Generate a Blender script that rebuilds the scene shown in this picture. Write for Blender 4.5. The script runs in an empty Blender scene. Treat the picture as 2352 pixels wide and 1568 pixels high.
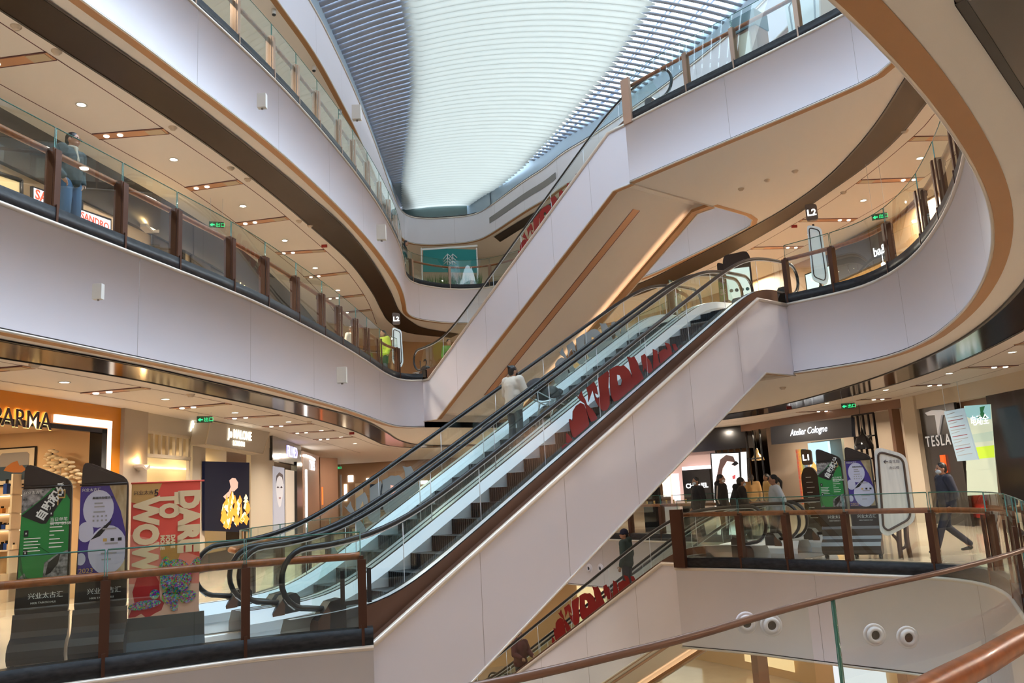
import bpy, bmesh, math, random
from mathutils import Vector, Matrix
from mathutils.geometry import tessellate_polygon as _tess
def tessellate_polygon(L):
    n=sum(len(a) for a in L); return [t for t in _tess(L) if max(t)<n and min(t)>=0 and len(set(t))==3]
random.seed(7)
PI=math.pi
# ---------------------------------------------------------------- camera
EYE=Vector((0,0,1.65)); F=1890.0
_u=Vector((-576,10484,F)).normalized(); _f=Vector((0,0,1)); _f=(_f-_u*_f.dot(_u)).normalized(); _r=_u.cross(_f)
ROT=Matrix((_r,_f,_u))
cd=bpy.data.cameras.new('camera'); cam=bpy.data.objects.new('camera',cd); C=bpy.context.scene.collection; C.objects.link(cam)
cd.sensor_width=36; cd.lens=36*F/2352; cd.clip_start=.05; cd.clip_end=300
m3=ROT.copy(); m=Matrix.Identity(4)
for i in range(3):
    m[i][0]=m3[i][0]; m[i][1]=m3[i][1]; m[i][2]=-m3[i][2]; m[i][3]=EYE[i]
cam.matrix_world=m; sc=bpy.context.scene; sc.camera=cam
# ---------------------------------------------------------------- world, exposure
w=bpy.data.worlds.new('sky'); sc.world=w; w.use_nodes=True
bg=w.node_tree.nodes['Background']; bg.inputs[0].default_value=(.70,.86,1,1); bg.inputs[1].default_value=5.2
sc.view_settings.view_transform='Standard'; sc.view_settings.look='None'; sc.view_settings.gamma=1
sc.view_settings.use_curve_mapping=False; sc.view_settings.exposure=0.22
sd=bpy.data.lights.new('fill_sun','SUN'); sd.energy=17; sd.angle=1.0; sd.color=(.82,.92,1)  # soft sun added from the far right to lift the left fascia
so=bpy.data.objects.new('fill_sun',sd); C.objects.link(so); so.rotation_euler=Vector((-.65,-.45,-.62)).to_track_quat('-Z','Y').to_euler()
# levels
H1,H2,H3,H4,HL=0.0,5.45,10.66,15.72,-5.3
# ---------------------------------------------------------------- surveying helpers: sight line through a point, met with a level or a wall
def ray(px,py): return ROT@Vector((px-1176,784-py,F))
def on_level(px,py,z):
    r=ray(px,py); return EYE+r*((z-EYE.z)/r.z)
def on_wall(px,py,a,n):
    r=ray(px,py); return EYE+r*(n.dot(a-EYE)/n.dot(r))
# ---------------------------------------------------------------- materials
MATS={}
def mat(name,col,rough=.5,metal=0,emit=None,es=1,spec=.5,noise=None,bump=0,scale=5,trans=0,coat=0):
    if name in MATS: return MATS[name]
    M=bpy.data.materials.new(name); M.use_nodes=True; nt=M.node_tree; b=nt.nodes['Principled BSDF']
    b.inputs['Base Color'].default_value=(*col,1); b.inputs['Roughness'].default_value=rough; b.inputs['Metallic'].default_value=metal
    b.inputs['Specular IOR Level'].default_value=spec
    if coat: b.inputs['Coat Weight'].default_value=coat
    if emit: b.inputs['Emission Color'].default_value=(*emit,1); b.inputs['Emission Strength'].default_value=es
    if noise:
        tc=nt.nodes.new('ShaderNodeTexCoord'); mp=nt.nodes.new('ShaderNodeMapping'); nz=nt.nodes.new('ShaderNodeTexNoise'); cr=nt.nodes.new('ShaderNodeValToRGB')
        mp.inputs['Scale'].default_value=noise[1] if len(noise)>1 else (1,1,1)
        nz.inputs['Scale'].default_value=scale; nz.inputs['Detail'].default_value=6
        cr.color_ramp.elements[0].position=.35; cr.color_ramp.elements[1].position=.7
        cr.color_ramp.elements[0].color=(*col,1); cr.color_ramp.elements[1].color=(*noise[0],1)
        nt.links.new(tc.outputs['Object'],mp.inputs[0]); nt.links.new(mp.outputs[0],nz.inputs['Vector']); nt.links.new(nz.outputs[0],cr.inputs[0]); nt.links.new(cr.outputs[0],b.inputs['Base Color'])
        if bump:
            bp=nt.nodes.new('ShaderNodeBump'); bp.inputs['Strength'].default_value=bump; nt.links.new(nz.outputs[0],bp.inputs['Height']); nt.links.new(bp.outputs[0],b.inputs['Normal'])
    MATS[name]=M; return M
def glass(name,tint,ior=1.72,extra=.0):
    M=bpy.data.materials.new(name); M.use_nodes=True; nt=M.node_tree; nt.nodes.clear()
    o=nt.nodes.new('ShaderNodeOutputMaterial'); mx=nt.nodes.new('ShaderNodeMixShader'); t=nt.nodes.new('ShaderNodeBsdfTransparent'); g=nt.nodes.new('ShaderNodeBsdfGlossy'); fr=nt.nodes.new('ShaderNodeFresnel')
    t.inputs[0].default_value=(*tint,1); g.inputs['Roughness'].default_value=0.01; g.inputs['Color'].default_value=(.95,1,.98,1); ge=nt.nodes.new('ShaderNodeNewGeometry'); mr=nt.nodes.new('ShaderNodeMapRange'); mr.inputs[3].default_value=ior; mr.inputs[4].default_value=1/ior
    nt.links.new(ge.outputs['Backfacing'],mr.inputs[0]); nt.links.new(mr.outputs[0],fr.inputs[0])
    nt.links.new(fr.outputs[0],mx.inputs[0]); nt.links.new(t.outputs[0],mx.inputs[1]); nt.links.new(g.outputs[0],mx.inputs[2]); nt.links.new(mx.outputs[0],o.inputs[0])
    MATS[name]=M; return M
def translucent(name,col,mixf=.5):
    M=bpy.data.materials.new(name); M.use_nodes=True; nt=M.node_tree; nt.nodes.clear()
    o=nt.nodes.new('ShaderNodeOutputMaterial'); mx=nt.nodes.new('ShaderNodeMixShader'); t=nt.nodes.new('ShaderNodeBsdfTranslucent'); g=nt.nodes.new('ShaderNodeBsdfDiffuse')
    t.inputs[0].default_value=(*col,1); g.inputs[0].default_value=(*col,1); mx.inputs[0].default_value=mixf
    nt.links.new(t.outputs[0],mx.inputs[1]); nt.links.new(g.outputs[0],mx.inputs[2]); nt.links.new(mx.outputs[0],o.inputs[0])
    MATS[name]=M; return M
m_fascia=mat('painted_fascia',(.745,.71,.765),.45)
m_joint=mat('panel_joint',(.35,.31,.31),.6)
m_cream=mat('cream_ceiling_paint',(.77,.72,.67),.6)
m_brown=mat('brown_reveal',(.36,.18,.07),.5)
m_bead=mat('pale_metal_bead',(.72,.64,.56),.3,.3)
m_black=mat('black_reveal',(.012,.01,.01),.5)
m_bronze=mat('dark_bronze_band',(.018,.010,.007),.12,.0,spec=.38)
m_copper=mat('copper_slot_panel',(.50,.27,.15),.4,.3)
m_line=mat('dark_ceiling_seam',(.10,.03,.03),.6)
m_stone=mat('dark_curb_stone',(.012,.012,.014),.4,noise=((.03,.03,.034),(1,1,3)),scale=9,spec=.25)
m_floor=mat('polished_marble_floor',(.50,.41,.31),.10,noise=((.60,.50,.38),),scale=.8)
m_post=mat('brown_metal_post',(.085,.036,.022),.35,.45)
m_wood=mat('reddish_wood_handrail',(.33,.10,.03),.36,spec=.35,noise=((.20,.06,.02),(1,1,1)),scale=14,coat=.15)
m_glass=glass('balustrade_glass',(.88,.95,.92))
m_gedge=mat('glass_edge_green',(.04,.14,.11),.2)
m_rubber=mat('black_rubber',(.012,.012,.014),.35)
m_alu=mat('brushed_aluminium',(.82,.87,.92),.38,.5)
m_alu2=mat('satin_skirt_metal',(.74,.80,.86),.4,.35)
m_step=mat('dark_step_metal',(.02,.021,.024),.45,.4)
m_yellow=mat('yellow_line',(.75,.5,.05),.5)
m_umber=mat('umber_side_panel',(.14,.07,.045),.4,.2)
m_grille=mat('floor_plate_metal',(.36,.38,.39),.35,.7)
m_red=mat('red_vinyl',(.22,.004,.004),.45)
m_greyv=mat('grey_vinyl',(.36,.38,.38),.5)
m_white=mat('white_plastic',(.75,.75,.72),.4)
m_dark=mat('dark_plastic',(.02,.02,.022),.4)
m_lamp=mat('lamp_face',(1,.9,.75),.5,emit=(1,.86,.66),es=14)
m_fin=translucent('white_membrane',(.59,.595,.57),.42)
m_louv=mat('grey_blue_louvre',(.36,.40,.48),.5,.2)
# ---------------------------------------------------------------- mesh builder
class MB:
    def __init__(s): s.v=[]; s.f=[]; s.m=[]; s.sm=[]
    def add(s,vs,fs,mi=0,smooth=False):
        o=len(s.v); s.v+= [tuple(x) for x in vs]
        for f in fs: s.f.append(tuple(i+o for i in f)); s.m.append(mi); s.sm.append(smooth)
        return s
    def quad(s,a,b,c,d,mi=0): return s.add([a,b,c,d],[(0,1,2,3)],mi)
    def hexa(s,lo,hi,mi=0):      # lo, hi: matching rings
        n=len(lo); fs=[tuple(range(n-1,-1,-1)),tuple(range(n,2*n))]+[(i,(i+1)%n,n+(i+1)%n,n+i) for i in range(n)]
        return s.add(list(lo)+list(hi),fs,mi)
    def box(s,c,sz,rz=0,mi=0,M=None):
        hx,hy,hz=sz[0]/2,sz[1]/2,sz[2]/2; R=M if M else Matrix.Rotation(rz,3,'Z'); c=Vector(c)
        lo=[c+R@Vector(p) for p in ((-hx,-hy,-hz),(hx,-hy,-hz),(hx,hy,-hz),(-hx,hy,-hz))]; hi=[c+R@Vector(p) for p in ((-hx,-hy,hz),(hx,-hy,hz),(hx,hy,hz),(-hx,hy,hz))]
        return s.hexa(lo,hi,mi)
    def tube(s,path,r,seg=8,mi=0,closed=False,cap=True,rx=None):
        path=[Vector(p) for p in path]; n=len(path); vs=[]; up=Vector((0,0,1))
        for i,p in enumerate(path):
            a=path[max(0,i-1)]; b=path[min(n-1,i+1)]
            if closed: a=path[(i-1)%n]; b=path[(i+1)%n]
            t=(b-a).normalized()
            if i==0:
                x=t.cross(up)
                if x.length<.05: x=t.cross(Vector((1,0,0)))
                x.normalize()
            else: x=(x-t*x.dot(t)).normalized()
            y=t.cross(x); rr=r[i] if isinstance(r,(list,tuple)) else r; r2=(rx if rx else 1)*rr
            vs+=[p+x*(math.cos(k*2*PI/seg)*rr)+y*(math.sin(k*2*PI/seg)*r2) for k in range(seg)]
        fs=[(i*seg+k,i*seg+(k+1)%seg,(i+1)*seg+(k+1)%seg,(i+1)*seg+k) for i in range(n-1) for k in range(seg)]
        if closed: fs+=[((n-1)*seg+k,(n-1)*seg+(k+1)%seg,(k+1)%seg,k) for k in range(seg)]
        s.add(vs,fs,mi,True)
        if cap and not closed:
            s.add(vs[:seg],[tuple(range(seg-1,-1,-1))],mi); s.add(vs[-seg:],[tuple(range(seg))],mi)
        return s
    def cyl(s,a,b,r0,r1=None,seg=16,mi=0): return s.tube([a,b],[r0,r0 if r1 is None else r1],seg,mi)
    def lathe(s,c,prof,seg=20,mi=0,M=None):   # prof: (r,z)
        c=Vector(c); vs=[]; R=M or Matrix.Identity(3)
        for r,z in prof: vs+=[c+R@Vector((r*math.cos(k*2*PI/seg),r*math.sin(k*2*PI/seg),z)) for k in range(seg)]
        return s.add(vs,[(i*seg+k,i*seg+(k+1)%seg,(i+1)*seg+(k+1)%seg,(i+1)*seg+k) for i in range(len(prof)-1) for k in range(seg)],mi,True)
    def ball(s,c,r,seg=14,rings=9,mi=0,M=None):
        rr=r if isinstance(r,(tuple,list)) else (r,r,r); R=M or Matrix.Identity(3); c=Vector(c); vs=[]
        for j in range(rings+1):
            th=PI*j/rings
            vs+=[c+R@Vector((rr[0]*math.sin(th)*math.cos(k*2*PI/seg),rr[1]*math.sin(th)*math.sin(k*2*PI/seg),rr[2]*math.cos(th))) for k in range(seg)]
        return s.add(vs,[(j*seg+k,(j+1)*seg+k,(j+1)*seg+(k+1)%seg,j*seg+(k+1)%seg) for j in range(rings) for k in range(seg)],mi,True)
    def prism(s,pts,fn,d0,d1,mi=0,mside=None):   # outline in 2D pts, fn(u,v,d)->3D, between depths
        n=len(pts); tri=tessellate_polygon([[Vector((p[0],p[1],0)) for p in pts]])
        lo=[fn(p[0],p[1],d0) for p in pts]; hi=[fn(p[0],p[1],d1) for p in pts]
        s.add(lo,[t for t in tri],mi); s.add(hi,[t for t in tri],mi)
        return s.add(lo+hi,[(i,(i+1)%n,n+(i+1)%n,n+i) for i in range(n)],mi if mside is None else mside)
    def build(s,name,mats,parent=None,smooth=False):
        me=bpy.data.meshes.new(name); me.from_pydata(s.v,[],s.f)
        if not isinstance(mats,(list,tuple)): mats=[mats]
        for q in mats: me.materials.append(q)
        me.polygons.foreach_set('material_index',s.m); me.polygons.foreach_set('use_smooth',[a or smooth for a in s.sm])
        bm=bmesh.new(); bm.from_mesh(me); bmesh.ops.remove_doubles(bm,verts=bm.verts,dist=1e-5); bmesh.ops.recalc_face_normals(bm,faces=bm.faces); bm.to_mesh(me); bm.free(); me.update()
        o=bpy.data.objects.new(name,me); C.objects.link(o)
        if parent is not None:
            o.parent=parent; o.matrix_parent_inverse=Matrix.LocRotScale(parent.location,parent.rotation_euler,None).inverted()
        return o
def tag(o,label,cat,group=None):
    o['label']=label; o['category']=cat
    if group: o['group']=group
    return o
def thing(name,label,cat,loc=(0,0,0),rz=0,group=None):
    o=bpy.data.objects.new(name,None); C.objects.link(o); o.location=loc; o.rotation_euler=(0,0,rz); return tag(o,label,cat,group)
def struct(name,mb,mats,smooth=False):
    o=mb.build(name,mats,None,smooth); o['kind']='structure'; return o
def dup(root,loc,rz=None,label=None):
    r=root.copy(); C.objects.link(r); r.location=loc
    if rz is not None: r.rotation_euler=(0,0,rz)
    if label: r['label']=label
    for ch in list(root.children):
        c=ch.copy(); C.objects.link(c); c.parent=r
        for g in ch.children:
            d=g.copy(); C.objects.link(d); d.parent=c
    return r
# ---------------------------------------------------------------- plan curves
def crm(P,step=.3):
    P=[Vector((p[0],p[1])) for p in P]; out=[]
    Q=[P[0]*2-P[1]]+P+[P[-1]*2-P[-2]]
    for i in range(1,len(Q)-2):
        a,b,c,d=Q[i-1:i+3]; n=max(1,int((c-b).length/step))
        for k in range(n):
            t=k/n; out.append(.5*((2*b)+(c-a)*t+(2*a-5*b+4*c-d)*t*t+(3*b-a-3*c+d)*t**3))
    out.append(P[-1]); return out
def resample(P,n):
    P=[Vector((p[0],p[1])) for p in P]; L=[0]
    for a,b in zip(P,P[1:]): L.append(L[-1]+(b-a).length)
    out=[]; j=0
    for i in range(n):
        s=L[-1]*i/(n-1)
        while j<len(P)-2 and L[j+1]<s: j+=1
        t=(s-L[j])/max(1e-9,L[j+1]-L[j]); out.append(P[j].lerp(P[j+1],min(1,t)))
    return out
def length(P): return sum((b-a).length for a,b in zip(P,P[1:]))
def offs(P,d):      # positive = to the right of travel
    out=[]
    for i,p in enumerate(P):
        t=(P[min(i+1,len(P)-1)]-P[max(i-1,0)]).normalized(); out.append(p+Vector((t.y,-t.x))*d)
    return out
def v3(p,z): return Vector((p[0],p[1],z))
def strip(mb,A,B,z,mi=0,z2=None):
    z2=z if z2 is None else z2
    n=len(A); mb.add([v3(p,z) for p in A]+[v3(p,z2) for p in B],[(i,i+1,n+i+1,n+i) for i in range(n-1)],mi); return mb
def ribbon(mb,P,z0,z1,mi=0,smooth=True):
    n=len(P); mb.add([v3(p,z0) for p in P]+[v3(p,z1) for p in P],[(i,i+1,n+i+1,n+i) for i in range(n-1)],mi,smooth); return mb
# ================================================================ void edges of each level (plan, metres)
E2L=crm([(-2.99,26.8),(-3.35,26.72),(-3.72,26.2),(-3.92,24.8),(-4.03,22.5),(-4.18,20),(-4.40,17.7),(-4.66,15.5),(-4.95,13.85),(-5.42,11.75),(-5.8,10.2),(-6.05,9.2),(-6.4,7.6),(-6.6,5.5),(-6.3,3.4),(-5.2,1.8),(-3.6,1.0),(-1.9,1.0),(-.4,1.6),(.9,2.78),(1.69,3.58),(2.11,4.04),(2.54,4.54),(3.25,5.43),(3.76,6.13),(4.26,6.89),(4.75,7.72),(5.02,8.21),(5.6,9.4),(6.18,10.75),(6.6,11.9),(6.95,13.0),(7.25,14.4),(7.34,15.5),(7.22,16.35),(6.85,16.98),(6.09,17.8)])
def relax(P,a,b,k=12):
    P=list(P)
    for _ in range(k): P=[P[0]]+[(P[i-1]+P[i]*2+P[i+1])/4 if a<P[i].y<b else P[i] for i in range(1,len(P)-1)]+[P[-1]]
    return P
E2L=relax(E2L,-5,13.5)
E2X=[Vector((3.88,20.25)),*crm([(3.95,20.35),(4.5,21.3),(4.5,22.6),(3.7,25),(2.5,27),(1.2,28.5),(.2,29.1),(-.44,28.9)])]
V2=E2L+E2X
E3L=crm([(5.7,21.6),(6.9,22.62),(7.2,23.05),(7.3,23.6),(7.1,24.3),(6.2,26.5),(4.95,29.2),(3,31.8),(.8,34.2),(-.5,35.35),(-1.5,35.72),(-2.6,35.5),(-3.5,34.8),(-4.05,34.0),(-4.22,32.9),(-4.08,31.3),(-3.92,29.3),(-3.87,27.3),(-3.93,24.4),(-4.1,21.8),(-4.32,19.6),(-4.58,17.6),(-4.78,16.35),(-5.06,14.92),(-5.45,13.2),(-5.75,11.9),(-6.03,10.8),(-6.4,9),(-6.6,7),(-6.6,5),(-5.9,3),(-4.4,1.6),(-2.5,1.1),(-.6,1.5),(1.2,2.9),(3.4,5.6),(4.9,8.0),(5.9,10.2),(6.7,12.2),(7.17,13.4),(7.27,14.1),(7.2,14.55),(6.98,14.92),(6.03,16.1),(4.06,18.38),(3.15,19.48)])
V3=E3L
E1A=crm([(3.08,17.36),(4.18,16.42),(4.84,15.66),(5.61,14.78),(6.35,14.0),(6.72,13.4),(6.78,12.6),(6.5,11.6),(5.9,10.3),(5.1,8.7),(4.3,7.25),(3.5,5.95),(2.42,4.2),(1.78,3.5),(1.22,2.96),(.79,2.58),(.25,2.12),(-.3,1.75),(-1.3,1.35),(-2.6,1.2),(-4.2,1.6),(-5.6,3),(-6.3,5.2),(-6.3,7.2),(-5.95,8.25),(-5.35,8.78),(-4.51,9.25),(-3.73,9.67),(-3.12,9.97),(-2.43,10.17),(-1.85,10.3)])
E1B=crm([(-4.1,13.05),(-4.5,13.6),(-4.6,15),(-4.35,17.8),(-4.15,20),(-3.9,24),(-3.6,26.5),(-2.6,28.6),(-.8,30.6),(.6,30.6),(1.6,29.2),(2.74,27.45),(3.71,25.9),(4.6,24.5),(6.1,22.3),(6.5,21.2),(6.24,20.0)])
V1=E1A+E1B+[Vector((3.71,17.89))]
E4=crm([(-6.2,13),(-5.9,15.5),(-5.5,19.0),(-5.2,21.5),(-5.08,24),(-5.02,27),(-5.06,31),(-5.2,36),(-5.2,38.6),(-4.9,40.0),(-4.0,40.55),(-2.71,40.6),(-1.75,40.4),(-.9,39.5),(.89,36.25),(1.84,34.7),(2.64,33.1),(3.9,31.2),(6,27.5),(7.8,23.5),(8.6,20),(8.6,16),(7.6,12),(5.6,8),(2.5,4),(-.5,2),(-3.5,2.2),(-5.8,5),(-6.5,9)])
V4=E4
XO,YO,XP,YP=-20,-9,26,60      # building shell
def sheet(name,hole,z,mats,mi=0,outer=None,kindname=None):
    o=[Vector((x,y,0)) for x,y in (outer or ((XO,YO),(XP,YO),(XP,YP),(XO,YP)))]; h=[Vector((p.x,p.y,0)) for p in hole]
    tri=tessellate_polygon([o,h] if hole else [o]); pts=o+h
    mb=MB(); mb.add([(p.x,p.y,z) for p in pts],tri); return struct(name,mb,mats)
# floors and ceilings
sheet('floor_ground',V1,H1,m_floor); sheet('floor_second',V2,H2,m_floor); sheet('floor_third',V3,H3,m_floor)
sheet('ceiling_ground',V2,H2-1.65,m_cream); sheet('ceiling_second',V3,H3-1.66,m_cream); sheet('ceiling_third',V4,14.2,m_cream)
sheet('ceiling_lower',V1,H1-1.65,m_cream); sheet('floor_lower',[],HL,m_floor); sheet('floor_roof',V4,15.7,m_fascia)
wb=MB()
for a,b in (((XO,YO),(XP,YO)),((XP,YO),(XP,YP)),((XP,YP),(XO,YP)),((XO,YP),(XO,YO))): wb.quad((*a,HL),(*b,HL),(*b,20),(*a,20))
struct('wall_outer',wb,mat('outer_wall_paint',(.5,.42,.34),.7))
# fascias: painted band, pale beads, dark joints, brown reveal under the edge, dark stone curb on top
FM=[m_fascia,m_joint,m_bead,m_black,m_brown,m_stone]
def fascia(name,P,H,depth=1.65,curb=True,joints=None,side=1,reveal=True):
    mb=MB(); zt=H-.12; zb=H-depth
    ribbon(mb,P,zt,zb,0)
    L=length(P); n=max(1,int(L/2.95))
    Q=resample(P,n+1)
    for i in range(1,n):
        t=(Q[i+1]-Q[i-1]).normalized(); nn=Vector((t.y,-t.x))*side
        c=Q[i]+nn*.002; mb.quad(v3(c-t*.004,zt),v3(c+t*.004,zt),v3(c+t*.004,zb),v3(c-t*.004,zb),1)
    O=offs(P,.012*side)
    mb.tube([v3(p,zt+.012) for p in O],.032,8,2); mb.tube([v3(p,zb+.012) for p in O],.02,6,2)
    O2=offs(P,.004*side); ribbon(mb,O2,zb+.05,zb+.035,3)
    if reveal:
        strip(mb,P,offs(P,-.15*side),zb-.004,4)
    if curb:
        I=offs(P,.004*side); J=offs(P,-.16*side); ribbon(mb,I,zt,H+.12,5); ribbon(mb,J,zt,H+.12,5); strip(mb,I,J,H+.12,5); strip(mb,P,I,zt,2)
    return struct(name,mb,FM)
fascia('trim_1',E2L,H2,side=-1); fascia('trim_2',E3L,H3,1.66,side=-1); fascia('trim_3',E1A,H1,side=1)
fascia('trim_4',E1B,H1,side=1); fascia('trim_5',E2X,H2,side=-1)
fascia('trim_6',E4,15.72,1.52,curb=False,side=1); fascia('trim_7',[Vector((3.71,17.89)),Vector((3.08,17.36))],H1,side=1)
# dark bronze bands and ceiling seams
m_band=mat('matte_dark_band',(.02,.011,.007),.4,spec=.12)
def band(name,A,B,z,n=60):
    A=resample(crm(A),n); B=resample(crm(B),n); mb=MB(); strip(mb,A,B,z-.02,0); ribbon(mb,A,z-.03,z,1); ribbon(mb,B,z-.03,z,1)
    strip(mb,A,offs(A,.05),z-.024,1); strip(mb,B,offs(B,-.05),z-.024,1)
    return struct(name,mb,[m_bronze if z<5 else m_band,m_black])
Z2,Z3=H2-1.65,H3-1.66
B2o=[(-6.75,8.0),(-6.26,9.85),(-5.68,12.05),(-5.25,14.6),(-4.72,18.3),(-4.3,22.5),(-4.4,27.5),(-4.6,32),(-4.3,35.6),(-3.0,37.4),(0,38.2),(4,36)]
B2i=[(-7.4,8.6),(-6.93,10.93),(-6.3,13.2),(-5.92,16.0),(-5.42,20.5),(-5.2,26),(-5.4,31),(-5.5,34.6),(-4.9,37.4),(-3.2,38.6),(0,39.2),(4,37)]
band('trim_8',B2o,B2i,Z2)
B3o=[(-6.9,9),(-6.48,10.81),(-5.78,13.6),(-5.2,16.6),(-4.82,18.94),(-4.45,21.6),(-4.3,25),(-4.35,29),(-4.5,32.3),(-4.3,34.6),(-3.9,36.2),(-2.5,38)]
B3i=[(-7.6,9),(-7.22,10.93),(-6.3,14.67),(-5.75,17.6),(-5.33,20.92),(-4.95,25),(-4.95,29),(-5.1,32),(-5.15,34.4),(-4.7,37),(-2.9,38.8)]
band('trim_9',B3o,B3i,Z3)
R2o=[(2.16,3.54),(2.82,4.29),(3.5,5.1),(4.6,6.7),(6.16,9.61),(7.51,13.31),(8.25,16.84),(8.51,20.92),(8.2,25.5),(7.2,28),(5.5,31)]
R2i=[(3.2,3.2),(4.2,4.4),(5.2,5.8),(6.3,7.7),(7.3,10),(8.3,12.9),(9.3,16.9),(9.75,21.2),(9.5,25.5),(8.6,29),(6.8,32)]
band('trim_10',R2o,R2i,Z2)
R3o=[(6.6,8.5),(7.25,11.5),(7.72,14.3),(8.12,17.1),(8.18,19.8),(7.85,22.02),(7.16,24.28),(6.2,26.8),(5.03,29.7),(3.4,32.2)]
R3i=[(7.9,8.5),(8.4,12),(8.72,15.5),(8.93,17.2),(8.93,18.92),(8.65,20.95),(8.22,23.42),(7.16,27.2),(5.7,30.82),(4.2,33.2)]
band('trim_11',R3o,R3i,Z3)
band('trim_12',[(-.6,39.8),(.9,37.2),(1.9,35.6),(3,33.6),(4.4,31.7),(6.4,28),(8,24)],[(-.35,40.6),(1.2,37.8),(2.3,36),(3.4,34),(4.8,32),(6.8,28.3),(8.6,24)],14.2)
S2a=[(-7.55,9.6),(-7.16,11.31),(-6.59,14.57),(-6.2,17.06),(-5.8,21.9),(-5.75,28),(-5.9,34.6),(-5.5,38)]
S2b=[(-8.4,10.5),(-8.18,12.94),(-7.76,15.2),(-7.46,17.85),(-7.2,22),(-7.2,28),(-7.4,34),(-7.6,40)]
S3a=[(-7.75,9.6),(-7.47,11.2),(-6.72,14.63),(-5.98,18.6),(-5.6,21.9),(-5.3,26),(-5.4,30.4),(-5.8,34.8)]
S3b=[(-9,11),(-8.57,13.09),(-8.04,15.3),(-7.4,18.3),(-7.05,21.9),(-6.8,26),(-6.9,30.4),(-7.2,34.8)]
R2s=[(8.5,9.5),(9.0,13.5),(9.95,17.5),(10.6,21.6),(10.5,26),(9.6,30.2),(8.2,33)]
R2t=[(10.2,9.5),(10.6,13),(11.3,18),(11.6,23.5),(11.3,28.5),(10.5,32)]
R3s=[(8.7,10),(9.0,13),(9.18,16.09),(9.3,17.4),(9.2,20),(8.8,22.8),(7.85,26.6),(6.6,29.8)]
R3t=[(10.4,10),(10.7,14),(10.9,17.5),(10.8,21),(10.2,24.5),(9.2,28)]
mb=MB()
for S,z in ((S2a,Z2),(S2b,Z2),(S3a,Z3),(S3b,Z3),(R2s,Z2),(R2t,Z2),(R3s,Z3),(R3t,Z3)):
    c=crm(S); strip(mb,offs(c,-.012),offs(c,.012),z-.003)
struct('ceiling_seams',mb,m_line)
# copper slots between the two seams, each with a grille and a pair of spotlights
m_spot=mat('spot_lens',(.9,.85,.75),.3,emit=(1,.9,.75),es=4); m_gr=mat('vent_grille',(.46,.38,.26),.5)
def slot(a,b,z,wd,label,grp):
    a=Vector(a); b=Vector(b); t=(b-a).normalized(); n=Vector((-t.y,t.x)); L=(b-a).length; ang=math.atan2(t.y,t.x)
    o=thing('ceiling_light_slot',label,'ceiling light slot',v3((a+b)/2,z),0,grp)
    mb=MB(); mb.box(v3((a+b)/2,z-.006),(L,wd,.012),ang,0)
    for s in (-1,1): mb.box(v3((a+b)/2+n*s*wd/2,z-.008),(L,.022,.016),ang,1)
    mb.build('slot_panel',[m_copper,m_line],o)
    g=MB(); g.box(v3(a+t*.22,z-.014),(.34,wd*.82,.012),ang); g.build('vent_grille',m_gr,o)
    for k in (.22,.5):
        s=MB(); c=v3(b-t*k,z-.02); s.lathe(c,[(.001,0),(.035,0),(.045,-.012),(.055,0),(.055,.01)],12); s.build('spotlight',m_spot,o)
def slots(A,B,z,ks,wd,desc,grp,names):
    a=crm(A); b=crm(B)
    for k,nm in zip(ks,names):
        p=min(a,key=lambda q:abs(q.y-k)); t=None
        q=min(b,key=lambda r:abs((r.y-p.y)-abs(r.x-p.x)*.12)); slot(p,q,z,wd,'copper light slot in the %s, %s'%(desc,nm),grp)
ORD=['nearest of the row','second nearest','third nearest','fourth nearest','fifth nearest','sixth nearest','seventh nearest','eighth nearest','ninth nearest']
slots(S2a,S2b,Z2,[11.75,14.7,17.5,20.4,23.3,26.2,29.1],.25,'ceiling over the left ground shops','light slots over the left ground walkway',ORD)
slots(S3a,S3b,Z3,[12.25,15.1,17.95,20.8,23.6,26.4,29.3,32.1],.25,'ceiling above the left second level','light slots above the left second level walkway',ORD)
slots(R2s,R2t,Z2,[15,18.5,22,25.5,29],.25,'ceiling before the right ground shops','light slots over the right ground walkway',ORD)
slots(R3s,R3t,Z3,[15,17.7,20.4,23.2,26],.25,'ceiling above the right second level','light slots above the right second level walkway',ORD)
# downlights: a trim ring, a glowing lens and the light it throws
def downlight(p,z,label,grp,power=125,vis=True):
    o=thing('ceiling_downlight',label,'downlight',(p[0],p[1],z),0,grp)
    a=MB(); a.lathe((p[0],p[1],z),[(.095,-.002),(.10,-.012),(.075,-.01),(.07,.0)],16); a.build('trim_ring',m_white,o)
    b=MB(); b.lathe((p[0],p[1],z-.006),[(.001,0),(.072,0)],16); b.build('lens',m_lamp,o)
    l=bpy.data.lights.new('downlight','AREA'); l.shape='DISK'; l.size=.35; l.energy=power; l.color=(1,.86,.71); l.spread=2.3
    lo=bpy.data.objects.new('downlight_beam',l); C.objects.link(lo); lo.location=(p[0],p[1],z-.05)
    return o
# ================================================================ roof: arched membrane blades between grey louvres
def ledges(y):
    L=[(10,-6.4),(15.5,-5.95),(19,-5.6),(25,-5.2),(31,-5.15),(36,-5.3),(40,-5.2),(43,-5.2)]
    R=[(10,8.4),(20,8.5),(23.5,7.9),(27.5,6.1),(31.2,4.0),(34.7,2.0),(36.3,1.0),(39.5,-.8),(41,-1.4),(43,-1.6)]
    def f(T):
        for (a,b),(c,d) in zip(T,T[1:]):
            if y<=c: return b+(d-b)*max(0,(y-a)/(c-a))
        return T[-1][1]
    return f(L),f(R)
def lerpT(T,y):
    for (a,b),(c,d) in zip(T,T[1:]):
        if y<=c: return b+(d-b)*max(0,(y-a)/(c-a))
    return T[-1][1]
def arch(x,y):
    l,r=ledges(y); c=(l+r)/2; h=(r-l)/2+.2
    return 16.15+.3*max(0,min(1,(y-33)/7))+max(-.2,(h*h-(x-c)**2)/34)
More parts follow.
